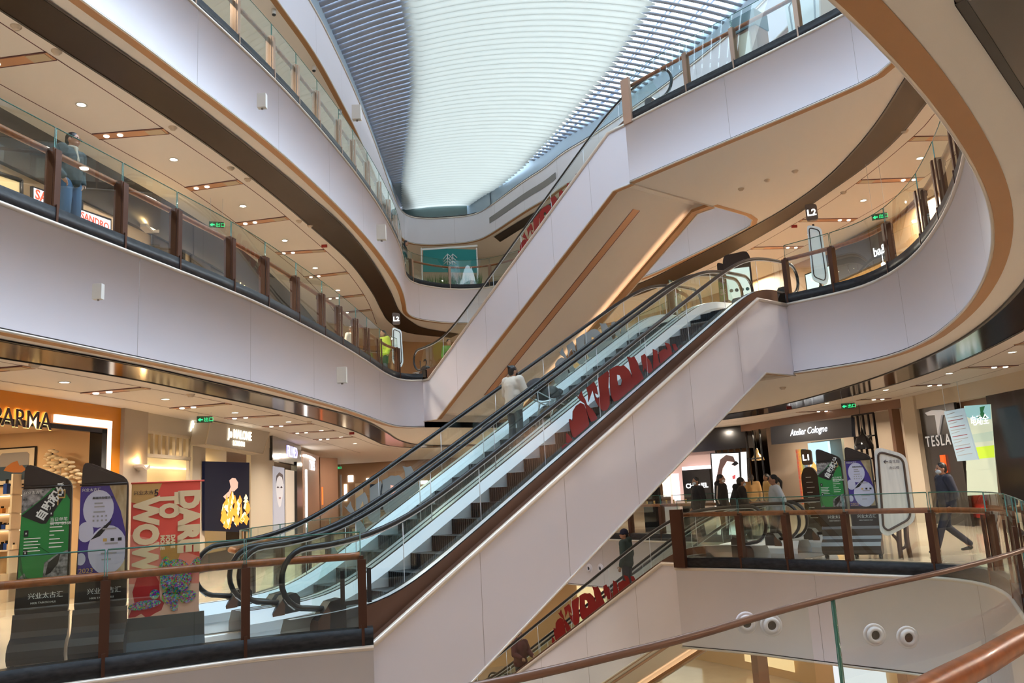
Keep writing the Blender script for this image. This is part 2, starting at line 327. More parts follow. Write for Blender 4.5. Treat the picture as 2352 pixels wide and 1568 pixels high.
WL=[(15,-2.5),(23,-2.88),(25.5,-2.98),(28.5,-3.3),(32.2,-3.98),(36.8,-4.8),(40.6,-5.35),(43,-5.5)]
WR=[(15,6.6),(23.8,5.35),(27.8,4.28),(31.6,2.75),(36,.98),(39.6,-.75),(42.5,-2.4),(43,-2.6)]
def blade(name,x0,x1,y,ry,rz,drop,n,seg,m,label,cat,grp,taper=True,slope=0,tilt=-.15):
    mb=MB(); vs=[]
    for i in range(n+1):
        t=i/n; x=x0+(x1-x0)*t; e=min(t,1-t)*(x1-x0)
        k=math.sqrt(max(.02,1-(1-min(1,e/.35))**2)) if taper else 1
        z=arch(x,y)-drop
        vs+=[(x,y+slope*(x-x0)+ry*k*math.cos(a)*1.0+.0*math.sin(a),z+rz*k*math.sin(a)+tilt*ry*k*math.cos(a)) for a in [2*PI*j/seg for j in range(seg)]]
    mb.add(vs,[(i*seg+j,i*seg+(j+1)%seg,(i+1)*seg+(j+1)%seg,(i+1)*seg+j) for i in range(n) for j in range(seg)],0,True)
    mb.add(vs[:seg],[tuple(range(seg))]); mb.add(vs[-seg:],[tuple(range(seg))])
    return tag(mb.build(name,m),label,cat,grp)
y=15.0; k=0
while y<41.0:
    d=.30
    wl,wr=lerpT(WL,y),lerpT(WR,y); l,r=ledges(y)
    blade('skylight_blade',wl,wr,y,.190,.10,.12,18,10,m_fin,'arched cream membrane blade across the middle of the skylight','skylight blade','cream blades of the skylight')
    if wl-l>.3: blade('roof_louvre',l-.1,wl+.25,y+.08,.135,.055,-.08,8,6,m_louv,'grey arched louvre along the left side of the skylight','louvre','left roof louvres',False,tilt=-.16)
    if r-wr>.3: blade('roof_louvre',wr-.25,r+.15,y+.08,.088,.045,-.08,8,6,m_louv,'grey arched louvre along the right side of the skylight','louvre','right roof louvres',False,tilt=.0)
    y+=d
# beams above the louvres, roof kerb and the end glazing
mb=MB()
for f in (.28,.62,.93):
    pts=[]
    for i in range(30):
        yy=15+i*27/29; l,r=ledges(yy); a=lerpT(WL,yy); x=a+(l-a)*f; pts.append((x,yy,arch(x,yy)+.28))
    mb.tube(pts,.07,6)
for f in (.3,.36,.68,.74):
    pts=[]
    for i in range(30):
        yy=15+i*27/29; l,r=ledges(yy); a=lerpT(WR,yy); x=a+(r-a)*f; pts.append((x,yy,arch(x,yy)+.22))
    mb.tube(pts,.035,6)
struct('ceiling_roof_beams',mb,m_louv)
mb=MB()
K=offs(E4,-.1); i0=next(i for i,p in enumerate(K) if p.y>39); i1=max(i for i,p in enumerate(K) if p.y>38.5); ribbon(mb,K[:i0],15.68,16.5); ribbon(mb,K[i1:],15.68,16.5)
struct('trim_roof_kerb',mb,mat('blue_grey_kerb',(.30,.38,.45),.5))
mb=MB(); l,r=ledges(41.2); n=16
A=[Vector((l-.3+(r+.5-l+.3)*i/n,41.15)) for i in range(n+1)]
mb.add([v3(p,15.6) for p in A]+[v3(p,arch(p.x,41.1)-.05) for p in A],[(i,i+1,n+2+i,n+1+i) for i in range(n)])
o=struct('window_1',mb,mat('dark_green_end_glass',(.045,.075,.07),.12,spec=.8))
mb=MB(); mb.quad((-5.9,37.5,16.42),(-4.7,37.5,16.42),(-4.7,41.3,16.6),(-5.9,41.3,16.6)); mb.quad((-.9,39.4,15.6),(1.2,36.2,15.6),(1.2,36.2,16.6),(-.9,39.4,16.6)) ; mb.quad((-5.9,38,15.6),(-5.5,41.2,15.6),(-5.5,41.2,16.7),(-5.9,38,16.7)); mb.quad((-2,41.2,15.6),(-.7,39,15.6),(-.7,39,16.7),(-2,41.2,16.7)); struct('ceiling_end_caps',mb,mat('blue_grey_kerb',(.30,.38,.45),.5))
# solid roof around the skylight, unseen tinted pane added to let daylight in
sheet('ceiling_roof',[Vector((ledges(yy)[0]-.15,yy)) for yy in [3+i*1.3 for i in range(31)]]+[Vector((ledges(yy)[1]+.25,yy)) for yy in [42-i*1.3 for i in range(31)]],16.5,m_fascia)
mb=MB(); mb.quad((-6.6,2.9,16.45),(8.8,2.9,16.45),(8.8,14.8,16.45),(-6.3,14.8,16.45)); struct('window_light_entry',mb,glass('light_entry_glass',(.55,.62,.68)))
# ================================================================ escalators (s along the run, q across, z up)
ESC_M=.5656
class Esc:
    def __init__(s,O,D,z0,rise,sa,sb,L,flip):
        s.O=Vector(O); s.D=Vector(D).normalized(); s.N=Vector((-s.D.y,s.D.x)) if not flip else Vector((s.D.y,-s.D.x))
        s.z0=z0; s.rise=rise; s.sa=sa; s.sb=sb; s.L=L; s.m=rise/(sb-sa)
    def P(s,a,q,z): p=s.O+s.D*a+s.N*q; return Vector((p.x,p.y,z))
    def ramp(s,a,k=.3,sh=0):      # rounded ramp from 0 to rise
        def sp(x): return x if x>12*k else k*math.log(1+math.exp(max(-60,min(60,x/k))))
        return s.z0+s.m*(sp(a-s.sa-sh)-sp(a-s.sb-sh))
    def sharp(s,a): return s.z0+s.m*(max(0,a-s.sa)-max(0,a-s.sb))
def escalator(e,q0,label,lit_deck=True,steps=True,grp=None,a0=-1.0,dark=False):
    # one unit 1.55 m wide: q0 .. q0+1.55 ; balustrades at q0+.3-.0 and q0+1.5-.
    o=thing('escalator',label,'escalator',e.P(0,q0+.75,e.z0),0,grp)
    qa,qb=q0+.2,q0+1.42; zs=[a0+.0+i*.2 for i in range(int((e.L+1.4-a0)/.2)+1)]; end=zs[-1]
    base=lambda a: e.ramp(a,.28,.37); dk=lambda a: e.ramp(a,.30,.39)
    # steps: tread and riser
    if steps:
        k=0; s=e.sa+.37-.8
        while s<e.sb+.6:
            z=round((base(s+.2)-e.z0)/.001)*.001+e.z0
            zn=base(s+.6)
            mb=MB(); mb.hexa([e.P(s,qa+.13,z-.02),e.P(s+.4,qa+.13,z-.02),e.P(s+.4,qb-.13,z-.02),e.P(s,qb-.13,z-.02)],[e.P(s,qa+.13,z),e.P(s+.4,qa+.13,z),e.P(s+.4,qb-.13,z),e.P(s,qb-.13,z)])
            if zn-z>.01:
                mb.quad(e.P(s+.4,qa+.13,z),e.P(s+.4,qb-.13,z),e.P(s+.4,qb-.13,zn),e.P(s+.4,qa+.13,zn))
                for j in range(18):
                    qq=qa+.16+j*(qb-qa-.32)/17; mb.hexa([e.P(s+.385,qq-.008,z),e.P(s+.4,qq-.008,z),e.P(s+.4,qq+.008,z),e.P(s+.385,qq+.008,z)],[e.P(s+.385,qq-.008,zn),e.P(s+.4,qq-.008,zn),e.P(s+.4,qq+.008,zn),e.P(s+.385,qq+.008,zn)])
            mb.hexa([e.P(s,qa+.13,z),e.P(s+.02,qa+.13,z),e.P(s+.02,qb-.13,z),e.P(s,qb-.13,z)],[e.P(s,qa+.13,z+.003),e.P(s+.02,qa+.13,z+.003),e.P(s+.02,qb-.13,z+.003),e.P(s,qb-.13,z+.003)],1 if base(s+.2)-e.z0<.25 else 0)
            mb.build('step',[m_step,m_yellow],o); s+=.4
    for q,sg in ((qa,1),(qb,-1)):
        # skirt, inner deck, outer deck
        n=len(zs); A=lambda q_,dz:[e.P(a,q_,dk(a)+dz) for a in zs]
        mb=MB()
        prof=[(q+sg*.12,-.12),(q+sg*.12,.12),(q+sg*.03,.28),(q-sg*.03,.28),(q-sg*.08,.285),(q-sg*.13,.28)]
        rows=[A(a,b) for a,b in prof]
        for i in range(5):
            mb.add(rows[i]+rows[i+1],[(j,j+1,n+j+1,n+j) for j in range(n-1)],2 if i==0 else (0 if i!=2 else 1))
        mb.build('deck',[m_alu,m_black,m_alu2],o)
        # glass panes
        L0,L1=a0+.35,end-.35; np_=max(3,int((L1-L0)/1.35)); w=(L1-L0)/np_
        for i in range(np_):
            ss=[L0+w*i+.006+(w-.012)*t/6 for t in range(7)]
            lo=[e.P(a,q,dk(a)+.27) for a in ss]; hi=[e.P(a,q,e.ramp(a,.45,.37)+1.0) for a in ss]
            if i==0: hi[0]=e.P(ss[0],q,base(ss[0])+.45)
            if i==np_-1: hi[-1]=e.P(ss[-1],q,base(ss[-1])+.45)
            g=MB(); g.add(lo+hi,[(j,j+1,8+j,7+j) for j in range(6)])
            g.build('glass_pane',m_glass,o)
            if 0<i: g=MB(); a=L0+w*i; g.box((0,0,0),(.001,.001,.001)) if 0 else g.tube([e.P(a,q,dk(a)+.27),e.P(a,q,e.ramp(a,.45,.37)+1.0)],.006,4); g.build('pane_joint',m_alu2,o)
        # handrail loop with rounded newels
        H=[(a,e.ramp(a,.45,.37)+1.06) for a in zs if a0+.3<a<end-.3]
        r=.36; c0=(a0+.3,H[0][1]-r); c1=(end-.3,H[-1][1]-r)
        P0=[e.P(c0[0]-r*.95*math.sin(t),q,c0[1]+r*math.cos(t)) for t in [PI*k/12 for k in range(13)]][::-1]
        P0=[e.P(c0[0]+.30,q,c0[1]-r-.05)]+P0
        P1=[e.P(c1[0]+r*.95*math.sin(t),q,c1[1]+r*math.cos(t)) for t in [PI*k/12 for k in range(13)]]+[e.P(c1[0]-.30,q,c1[1]-r-.05)]
        mb=MB(); mb.tube(P0+[e.P(a,q,z) for a,z in H[1:-1]]+P1,.036,8); mb.build('handrail',m_rubber,o)
        mb=MB(); mb.tube([p-Vector((0,0,.038)) for p in P0[3:]+[e.P(a,q,z) for a,z in H[1:-1]]+P1[:-3]],.014,6); mb.build('handrail_track',m_alu2,o)
        for (c,dr,z) in ((c0[0]+.28,1,e.z0),(c1[0]-.28,-1,e.z0+e.rise)):
            mb=MB(); f=lambda u,v,d:e.P(c+dr*u,q+d,z+v)
            mb.prism([(-.20,.0),(-.19,.22),(-.02,.42),(.14,.44),(.20,.38),(.20,0)],f,-.09,.09); b=mb.build('handrail_inlet',m_dark,o)
            mb=MB(); mb.prism([(-.205,.03),(-.195,.21),(-.06,.37),(-.02,.30),(-.04,.03)],f,-.095,.095); mb.build('inlet_cover',m_umber,b)
    # comb plates
    for a,b,z in ((a0-.9,e.sa-.35,e.z0),(e.sb+.75,end+.6,e.z0+e.rise)):
        mb=MB(); mb.hexa([e.P(a,qa+.25,z+.001),e.P(b,qa-.02,z+.001),e.P(b,qb+.15,z+.001),e.P(a,qb+.15,z+.001)],[e.P(a,qa+.25,z+.012),e.P(b,qa-.02,z+.012),e.P(b,qb+.15,z+.012),e.P(a,qb+.15,z+.012)]); mb.build('floor_plate',m_grille,o)
    return o
def cladding(e,label,width=3.4,a0=-.05,groove=True,seams=(1,2,3,4,5)):
    o=thing('escalator_casing',label,'escalator casing',e.P(e.L/2,width/2,e.z0+e.rise/2-1),0)
    zt=lambda a:e.sharp(a)-.12; zb=lambda a:max(e.z0-1.46,min(e.z0+e.rise-1.46,e.sharp(a-.0)-1.57-.12)) 
    xs=sorted(set([a0,e.sa,e.sb,e.L]+[e.sa+.4,e.sb+.06]+[e.sa+(e.sb-e.sa)*i/12 for i in range(13)]))
    sfix=e.sa+.23/e.m; sf2=e.sb+.0
    def zb(a):
        t=e.z0-1.46 if a<=sfix else e.sharp(a)-1.69
        return min(t,e.z0+e.rise-1.46)
    xs=sorted(set(xs+[sfix,e.sb+.01]))
    for q,sg in ((0,-1),(width,1)):
        mb=MB(); n=len(xs); mb.add([e.P(a,q,zt(a)) for a in xs]+[e.P(a,q,zb(a)) for a in xs],[(i,i+1,n+i+1,n+i) for i in range(n-1)])
        for i in seams:
            a=e.sa+(e.sb-e.sa)*i/(len(seams)+.5); mb.quad(e.P(a-.004,q+sg*.002,zt(a)),e.P(a+.004,q+sg*.002,zt(a)),e.P(a+.004,q+sg*.002,zb(a)),e.P(a-.004,q+sg*.002,zb(a)),1)
        mb.build('side_panel',[m_fascia,m_joint],o)
        mb=MB(); mb.tube([e.P(a,q+sg*.01,zt(a)) for a in (a0,e.sa,e.sb,e.L)],.045,8); mb.tube([e.P(a,q+sg*.01,zb(a)) for a in (a0,sfix,e.sb,e.L)],.02,6); mb.build('bead_moulding',m_bead,o)
        # umber panel between the bead and the deck
        mb=MB(); mb.add([e.P(a,q,zt(a)) for a in xs]+[e.P(a,q-sg*.2,zt(a)) for a in xs],[(i,i+1,len(xs)+i+1,len(xs)+i) for i in range(len(xs)-1)]); mb.build('ledge',m_umber,o)
        zz=[a0+i*.2 for i in range(int((e.L-a0)/.2)+1)]+[e.L]; n=len(zz)
        mb=MB(); mb.add([e.P(a,q-sg*.20,zt(a)-.02) for a in zz]+[e.P(a,q-sg*.20,e.ramp(a,.30,.39)+.27) for a in zz],[(i,i+1,n+i+1,n+i) for i in range(n-1)]); mb.build('deck_side',m_umber,o)
    mb=MB(); n=len(xs)
    def row(q): return [e.P(a,q,zb(a)) for a in xs]
    R=[row(0),row(.16),row(width-.24),row(width)]
    for i,mi in ((0,1),(2,1)): mb.add(R[i]+R[i+1],[(j,j+1,n+j+1,n+j) for j in range(n-1)],mi)
    up=Vector((0,0,.22)); R1=[p+up for p in R[1]]; W3=row(width-.14); R2=[p+up for p in W3]; R[2]=[p+Vector((0,0,.03)) for p in W3]
    mb.add(R[1]+R1,[(j,j+1,n+j+1,n+j) for j in range(n-1)],1); mb.add(R[2]+R2,[(j,j+1,n+j+1,n+j) for j in range(n-1)],0)
    L_=row(width-.24); mb.add(L_+R[2],[(j,j+1,n+j+1,n+j) for j in range(n-1)],1); mb.add(L_+[p+Vector((0,0,.085)) for p in L_],[(j,j+1,n+j+1,n+j) for j in range(n-1)],1)
    mb.add(R1+R2,[(j,j+1,n+j+1,n+j) for j in range(n-1)],0)
    for a in (a0,e.L): mb.quad(e.P(a,.0,zb(a)),e.P(a,width,zb(a)),e.P(a,width,zt(a)),e.P(a,0,zt(a)))
    mb.build('soffit',[m_cream,m_brown],o)
    if groove:
        a,b=e.sa+1.2,e.sb-.5; z=lambda s:e.sharp(s)-1.69+.215
        mb=MB(); q=width*.38; mb.quad(e.P(a,q,z(a)),e.P(b,q,z(b)),e.P(b,q+.26,z(b)),e.P(a,q+.26,z(a)),0)
        for dq in (0,.26): mb.quad(e.P(a,q+dq-.012,z(a)-.003),e.P(b,q+dq-.012,z(b)-.003),e.P(b,q+dq+.012,z(b)-.003),e.P(a,q+dq+.012,z(a)-.003),1)
        mb.build('soffit_slot',[m_copper,m_line],o)
    # cove strip glowing along the far side of the soffit
    mb=MB(); q=width-.19; a,b=e.sa+.4,e.sb-.2; z=lambda s:e.sharp(s)-1.69+.035
    mb.quad(e.P(a,q-.015,z(a)),e.P(b,q-.015,z(b)),e.P(b,q+.015,z(b)),e.P(a,q+.015,z(a))); mb.build('cove_strip',mat('cove_glow',(1,.8,.6),.5,emit=(1,.66,.40),es=9),o)
    return o
ea=Esc((-1.907,10.619),(.7438,.6684),H1,H2,0,9.6,10.79,False)
eb=Esc((-2.99,26.8),(.643,-.766),H2,H3-H2,.35,8.97,9.55,False)
ec=Esc((3.71-.643*10.6,17.89+.766*10.6),(.643,-.766),HL,-HL,.2,9.55,10.6,False)
# unit spacing across the pair
escalator(ea,.15,'near escalator of the central pair with dark steps and red lettering on its glass',a0=-1.0)
escalator(ea,1.67,'far escalator of the central pair, carrying the woman in a white coat with a stroller',a0=-1.0)
escalator(eb,.15,'upper escalator rising right to the third level with red lettering on its glass')
escalator(eb,1.67,'upper escalator on the far side of the rising pair to the third level',steps=False)
escalator(ec,.15,'lower escalator rising to the ground level, carrying the man in a dark knitted hat')
escalator(ec,1.67,'lower escalator on the far side of the pair below the central escalators',steps=False)
cladding(ea,'pinkish casing under the central escalator pair with cream bead')
cladding(eb,'pinkish casing under the upper escalator pair, cream soffit with copper slot')
cladding(ec,'pinkish casing under the lower escalator pair at the bottom of the atrium')
# ================================================================ glass balustrades
def balustrade(P,H,posts,label,side,pm=None,h=1.24,hr=.95,outer=True,rail=True,pw=.13,top_line=True,lastpost=True,grp='glass balustrades along the galleries'):
    # posts: arc lengths ; side: +1 if the void is to the right of travel
    o=thing('balustrade',label,'balustrade',v3(P[len(P)//2],H),0,grp)
    cum=[0]
    for a,b in zip(P,P[1:]): cum.append(cum[-1]+(b-a).length)
    def at(s):
        s=max(0,min(cum[-1]-1e-6,s))
        for i in range(len(P)-1):
            if s<=cum[i+1]: t=(s-cum[i])/(cum[i+1]-cum[i]); return P[i].lerp(P[i+1],t),(P[i+1]-P[i]).normalized()
        return P[-1],(P[-1]-P[-2]).normalized()
    posts=sorted(posts); 
    for a,b in zip(posts,posts[1:]):
        n=max(2,int((b-a)/.25)); q=[]
        for i in range(n+1):
            p,t=at(a+.012+(b-a-.024)*i/n); nn=Vector((t.y,-t.x))*side; q.append(p-nn*.075)
        g=MB(); ribbon(g,q,H+.12,H+h); g.build('glass_pane',m_glass,o)
        g=MB(); ribbon(g,[x+(0*x) for x in q],H+h,H+h+.012,0,False); g.tube([v3(x,H+h+.003) for x in q],.008,4)
        for k in (0,-1): g.tube([v3(q[k],H+.12),v3(q[k],H+h)],.006,4)
        g.build('pane_edge',m_gedge,o)
    for s in posts:
        p,t=at(s); nn=Vector((t.y,-t.x))*side; ang=math.atan2(t.y,t.x)
        mb=MB(); c=p-nn*.10; mb.box(v3(c-nn*.03,H+.46),(.05,.13,1.0),ang); mb.box(v3(p+nn*.0-nn*.02,H+.40 if outer else H+.5),(.10,.03,1.04 if outer else .8),ang); mb.box(v3(p+nn*.0,H+.03),(.035,.03,.26),ang)
        b=mb.build('post',pm or m_post,o)
        mb=MB(); mb.tube([v3(p-nn*.16,H+.80),v3(p-nn*.21,H+.82),v3(p-nn*.21,H+hr-.02)],.009,6); mb.build('rail_bracket',m_post,b)
    if rail:
        a,b=posts[0],posts[-1]; n=int((b-a)/.25); q=[]
        for i in range(n+1):
            p,t=at(a+(b-a)*i/n); nn=Vector((t.y,-t.x))*side; q.append(v3(p-nn*.21,H+hr))
        mb=MB(); mb.tube(q,.046,12); mb.build('wood_handrail',m_wood,o)
    return o
def arcs(P,pts):
    cum=[0]
    for a,b in zip(P,P[1:]): cum.append(cum[-1]+(b-a).length)
    out=[]
    for p in pts:
        p=Vector(p[:2]); i=min(range(len(P)),key=lambda k:(P[k]-p).length); out.append(cum[i])
    return out
# ---------------------------------------------------------------- balustrade runs, posts where the photograph shows them
m_post_skylit=mat('skylit_metal_post',(.30,.19,.13),.3,.5)  # paler copy of the brown post, sky light painted into its colour
def pl(L,z): return [on_level(x,y,z) for x,y in L]
A2L=E2L
px=[(127,510),(295,576),(427,630),(531,672),(617,711),(687,745),(742,774),(787,798),(825,819),(858,838),(886,856)]
s=arcs(A2L,pl(px,H2-.12)); far=min(s); step=[s[i]-s[i+1] for i in range(len(s)-1)]
s=s+[max(s)+1.48*k for k in range(1,4)]
s=sorted(s)+[]
balustrade(A2L,H2,s+[.9],'glass balustrade with brown posts along the left gallery of the second level',-1,grp=None)
px=[(548,100),(632,178),(696,246),(747,304),(788,357),(822,404),(850,447),(873,488),(892,524),(908,560),(920,590)]
s3=arcs(E3L,pl(px,H3-.12))
s3b=arcs(E3L,pl([(967,648),(1040,663),(1125,660)],H3-.12))
s3=s3+[max(s3)+1.45*k for k in range(1,3)]
balustrade(E3L,H3,s3+s3b+[min(s3b)-2.6,min(s3b)-5.2],'glass balustrade with sky-lit toned posts round the far left gallery of the third level',-1,m_post_skylit,grp=None)
L=length(E3L); px=[(1555,200),(1668,144),(1803,88)]
s3r=arcs(E3L,pl(px,H3-.12))
balustrade(E3L,H3,s3r+[L-.08]+[min(s3r)-1.5,min(s3r)-3],'glass balustrade along the upper right bridge against the skylight',-1,m_post_skylit,grp=None)
L=length(E2L); px=[(1928,675),(2048,628),(2112,570),(2170,515),(2205,430)]
s2r=arcs(E2L,pl(px,H2-.12))
balustrade(E2L,H2,s2r+[L-.05,min(s2r)-1.5,min(s2r)-3],'glass balustrade along the right gallery of the second level',-1,grp=None)
L=length(E1A); px=[(838,1500),(572,1530),(222,1568)]
s1=arcs(E1A,pl(px,-.12))
balustrade(E1A,H1,[L-.12,L-1.46,L-2.93,L-4.4],'glass balustrade with wood handrail beside the poster stands at lower left',1,grp=None)
px=[(1562,1310),(1680,1312),(1810,1318),(1955,1325),(2128,1332),(2240,1330)]
s1=arcs(E1A,pl(px[1:5],-.12))
balustrade(E1A,H1,[.1]+s1+[max(s1)+1.3,max(s1)+2.7,max(s1)+4.1,max(s1)+5.5],'glass balustrade with wood handrail in front of the walkers at right',1,grp=None)
# nearest run, right beside the camera
def near_run():
    o=thing('balustrade','nearest glass balustrade with thick wood handrail crossing the lower right corner','balustrade',(1.2,2.9,0))
    ctl=[(2.95,4.75),(2.37,4.04),(1.75,3.46),(1.22,3.04),(.79,2.66),(.45,2.32),(.23,2.13),(-.08,1.89),(-.5,1.65),(-1,1.45)]
    P=crm(ctl,.08); cum=[0]
    for a,b in zip(P,P[1:]): cum.append(cum[-1]+(b-a).length)
    js=[0]+arcs(P,[(2.30,3.98),(.98,2.83)])+[cum[-1]]
    for a,b in zip(js,js[1:]):
        q=[p for p,c in zip(P,cum) if a+.005<=c<=b-.005]
        g=MB(); ribbon(g,q,.12,1.235); g.build('glass_pane',m_glass,o)
        e=MB(); e.tube([v3(q[-1],.12),v3(q[-1],1.24)],.008,4); e.build('pane_edge',m_gedge,o)
    e=MB(); e.tube([v3(p,1.24) for p in P],.011,6,0); e.build('top_channel',m_umber,o)
    H=crm([(3.0,4.35),(2.55,3.98),(2.05,3.57),(1.62,3.15),(1.31,2.86),(.95,2.5),(.6,2.2),(.3,1.98)],.08)
    mb=MB(); mb.tube([v3(p,.94) for p in H],.048,16); mb.build('wood_handrail',m_wood,o)
    for p,q in (((2.36,3.80),(2.25,3.98)),((1.1,2.62),(1.0,2.78))):
        mb=MB(); mb.box((p[0],p[1],.42),(.05,.12,.9),.8); mb.build('post',m_post,o)
near_run()
def end_post(p,z,ang,label,w=.30):
    mb=MB(); mb.box((p[0],p[1],z+.44),(w,.07,1.13),ang); tag(mb.build('end_post',m_post),label,'end post')

L=length(E1B); balustrade(E1B,H1,[.15+1.47*k for k in range(int((L-.4)/1.47)+1)],'glass balustrade running round the far ground level behind the escalators',1)
L=length(E2X[1:]); balustrade(E2X[1:],H2,[.1+1.5*k for k in range(int((L-.3)/1.5)+1)],'glass balustrade of the second level behind the central escalator head',-1)
# ================================================================ daylight and lamps
for i,(x,y) in enumerate([(187,240),(399,366),(558,473),(654,552),(724,615),(776,666)]):
    downlight(on_level(x,y,Z3),Z3,'lit round downlight in the ceiling above the left second level, '+ORD[i],'downlights above the left second level gallery')
for i,(x,y) in enumerate([(148,877),(380,916),(540,947),(663,968),(738,988),(783,1003),(815,1018)]):
    downlight(on_level(x,y,Z2),Z2,'lit round downlight in the ceiling over the left ground walkway, '+ORD[i],'downlights over the left ground walkway')
for i,(x,y) in enumerate([(2113,363),(1983,460),(1860,538),(1740,594)]):
    downlight(on_level(x,y,Z3),Z3,'lit round downlight in the ceiling above the right second level, '+ORD[i],'downlights above the right second level gallery')
for i,(x,y) in enumerate([(2325,808),(2180,857),(2035,895),(1900,925)]):
    downlight(on_level(x,y,Z2),Z2,'lit round downlight in the ceiling before the right ground shops, '+ORD[i],'downlights over the right ground walkway')
def area(x,y,z,sx,sy,e,col=(1,.86,.71),rot=None):
    l=bpy.data.lights.new('ceiling_lamp','AREA'); l.shape='DISK'; l.size=.32; l.energy=e; l.color=col
    o=bpy.data.objects.new('ceiling_lamp',l); C.objects.link(o); o.location=(x,y,z)
    if rot: o.rotation_euler=rot
    return o
# lamps of the ceilings that the frame does not show or that stand far back
for x,y in ((-9.5,4),(-9.5,9),(9,3),(9,8),(-2,-3),(4,-2),(-9,31),(-7,38),(0,34),(6,34),(12,12),(3,44),(-8,48)):
    area(x,y,Z2-.06,.8,.8,200)
for x,y in ((-9,6),(9.5,6),(12,14),(11.5,22),(9,30),(3,36),(-8,38),(-10,20),(-10,28),(0,-4),(6,25)):
    area(x,y,Z3-.06,.8,.8,200)
for x,y in ((-8,12),(-8,20),(-8,28),(-7,38),(11,14),(11,22),(8,30),(3,40)):
    area(x,y,14.1,.8,.8,60)
for x,y in ((-6,20),(0,26),(3,22),(-2,16),(5,12),(0,8),(9,20)):
    area(x,y,-1.75 if abs(x)>7 else HL+3.4,.5,.5,90)

for x,y in ((2,30),(5,29),(-4,29),(9,24),(10,16),(9,10),(7.5,20)): area(x,y,-1.72,.5,.5,60)

l=bpy.data.lights.new('fascia_fill_light','AREA'); l.shape='RECTANGLE'; l.size=12; l.size_y=9; l.energy=300; l.color=(.84,.92,1)
o=bpy.data.objects.new('fascia_fill_light',l); C.objects.link(o); o.location=(2,9,16.3)  # added fill light, out of view under the roof, brightens the fascias
# ================================================================ lettering, walls, shop fronts
def text(s,size,org,xd,yd,m,parent=None,name='lettering',ext=.006,off=0,align='LEFT',shear=0,sp=1,top=None):
    cu=bpy.data.curves.new('t','FONT'); cu.body=s; cu.size=size; cu.extrude=ext; cu.offset=off; cu.align_x=align; cu.shear=shear; cu.space_character=sp; cu.resolution_u=3
    ob=bpy.data.objects.new('t',cu); C.objects.link(ob); dg=bpy.context.evaluated_depsgraph_get(); dg.update()
    me=bpy.data.meshes.new_from_object(ob.evaluated_get(dg)); bpy.data.objects.remove(ob); bpy.data.curves.remove(cu)
    xd=Vector(xd).normalized(); yd=Vector(yd).normalized(); zd=xd.cross(yd); org=Vector(org)
    M=Matrix(((xd.x,yd.x,zd.x,org.x),(xd.y,yd.y,zd.y,org.y),(xd.z,yd.z,zd.z,org.z),(0,0,0,1))); me.transform(M)
    me.materials.clear(); me.materials.append(m); o=bpy.data.objects.new(name,me); C.objects.link(o)
    if parent is not None: o.parent=parent; o.matrix_parent_inverse=Matrix.LocRotScale(parent.location,parent.rotation_euler,None).inverted()
    return o
def emis(name,c,s): return mat(name,tuple(x*.3 for x in c),.7,emit=c,es=s,spec=.15)
UP=Vector((0,0,1))
class Wall:      # vertical plane through a->b ; u along it, d toward the viewer
    def __init__(s,a,b,face=None):
        s.a=Vector((a[0],a[1],0)); b=Vector((b[0],b[1],0)); s.t=(b-s.a).normalized(); s.n=Vector((s.t.y,-s.t.x,0)); s.L=(b-s.a).length
        if s.n.dot(Vector((0,8,0))-s.a)<0: s.n=-s.n
    def uv(s,px,py,d=0):
        p=on_wall(px,py,s.a+s.n*d,s.n); return s.t.dot(p-s.a),p.z
    def P(s,u,z,d=0): p=s.a+s.t*u+s.n*d; return Vector((p.x,p.y,z))
    def box(s,mb,u0,u1,z0,z1,d0,d1,mi=0):
        return mb.hexa([s.P(u0,z0,d0),s.P(u1,z0,d0),s.P(u1,z0,d1),s.P(u0,z0,d1)],[s.P(u0,z1,d0),s.P(u1,z1,d0),s.P(u1,z1,d1),s.P(u0,z1,d1)],mi)
    def pbox(s,mb,x0,y0,x1,y1,d0=0,d1=.03,mi=0):      # box through two sighted corners
        u0,z1=s.uv(x0,y0,d1); u1,z0=s.uv(x1,y1,d1); return s.box(mb,min(u0,u1),max(u0,u1),min(z0,z1),max(z0,z1),d0,d1,mi)
    def poly(s,mb,pts,d0=0,d1=.01,mi=0):
        q=[s.uv(x,y,d1) for x,y in pts]; return mb.prism(q,lambda u,z,d:s.P(u,z,d),d0,d1,mi)

    def text(s,st,px,py,px2,m,parent,d=.03,name='lettering',**k):
        u0,z=s.uv(px,py,d); u1,_=s.uv(px2,py,d); o=text(st,1,(0,0,0),(1,0,0),(0,1,0),m,None,name,k.pop('ext',.01),**{a:b for a,b in k.items() if a not in('hpx','slope')})
        w=max(v.co.x for v in o.data.vertices)-min(v.co.x for v in o.data.vertices); mn=min(v.co.x for v in o.data.vertices); sc_=abs(u1-u0)/w
        xd=s.t if u1>u0 else -s.t; org=s.P(u0,z,d); zd=xd.cross(UP)
        M=Matrix(((xd.x,0,zd.x,org.x),(xd.y,0,zd.y,org.y),(0,1,0,org.z),(0,0,0,1)))@Matrix.Scale(sc_,4)@Matrix.Translation((-mn,0,0)); o.data.transform(M)
        if parent is not None: o.parent=parent; o.matrix_parent_inverse=Matrix.LocRotScale(parent.location,parent.rotation_euler,None).inverted()
        return o
def _cam_x(t): return (ROT.transposed()@t).x
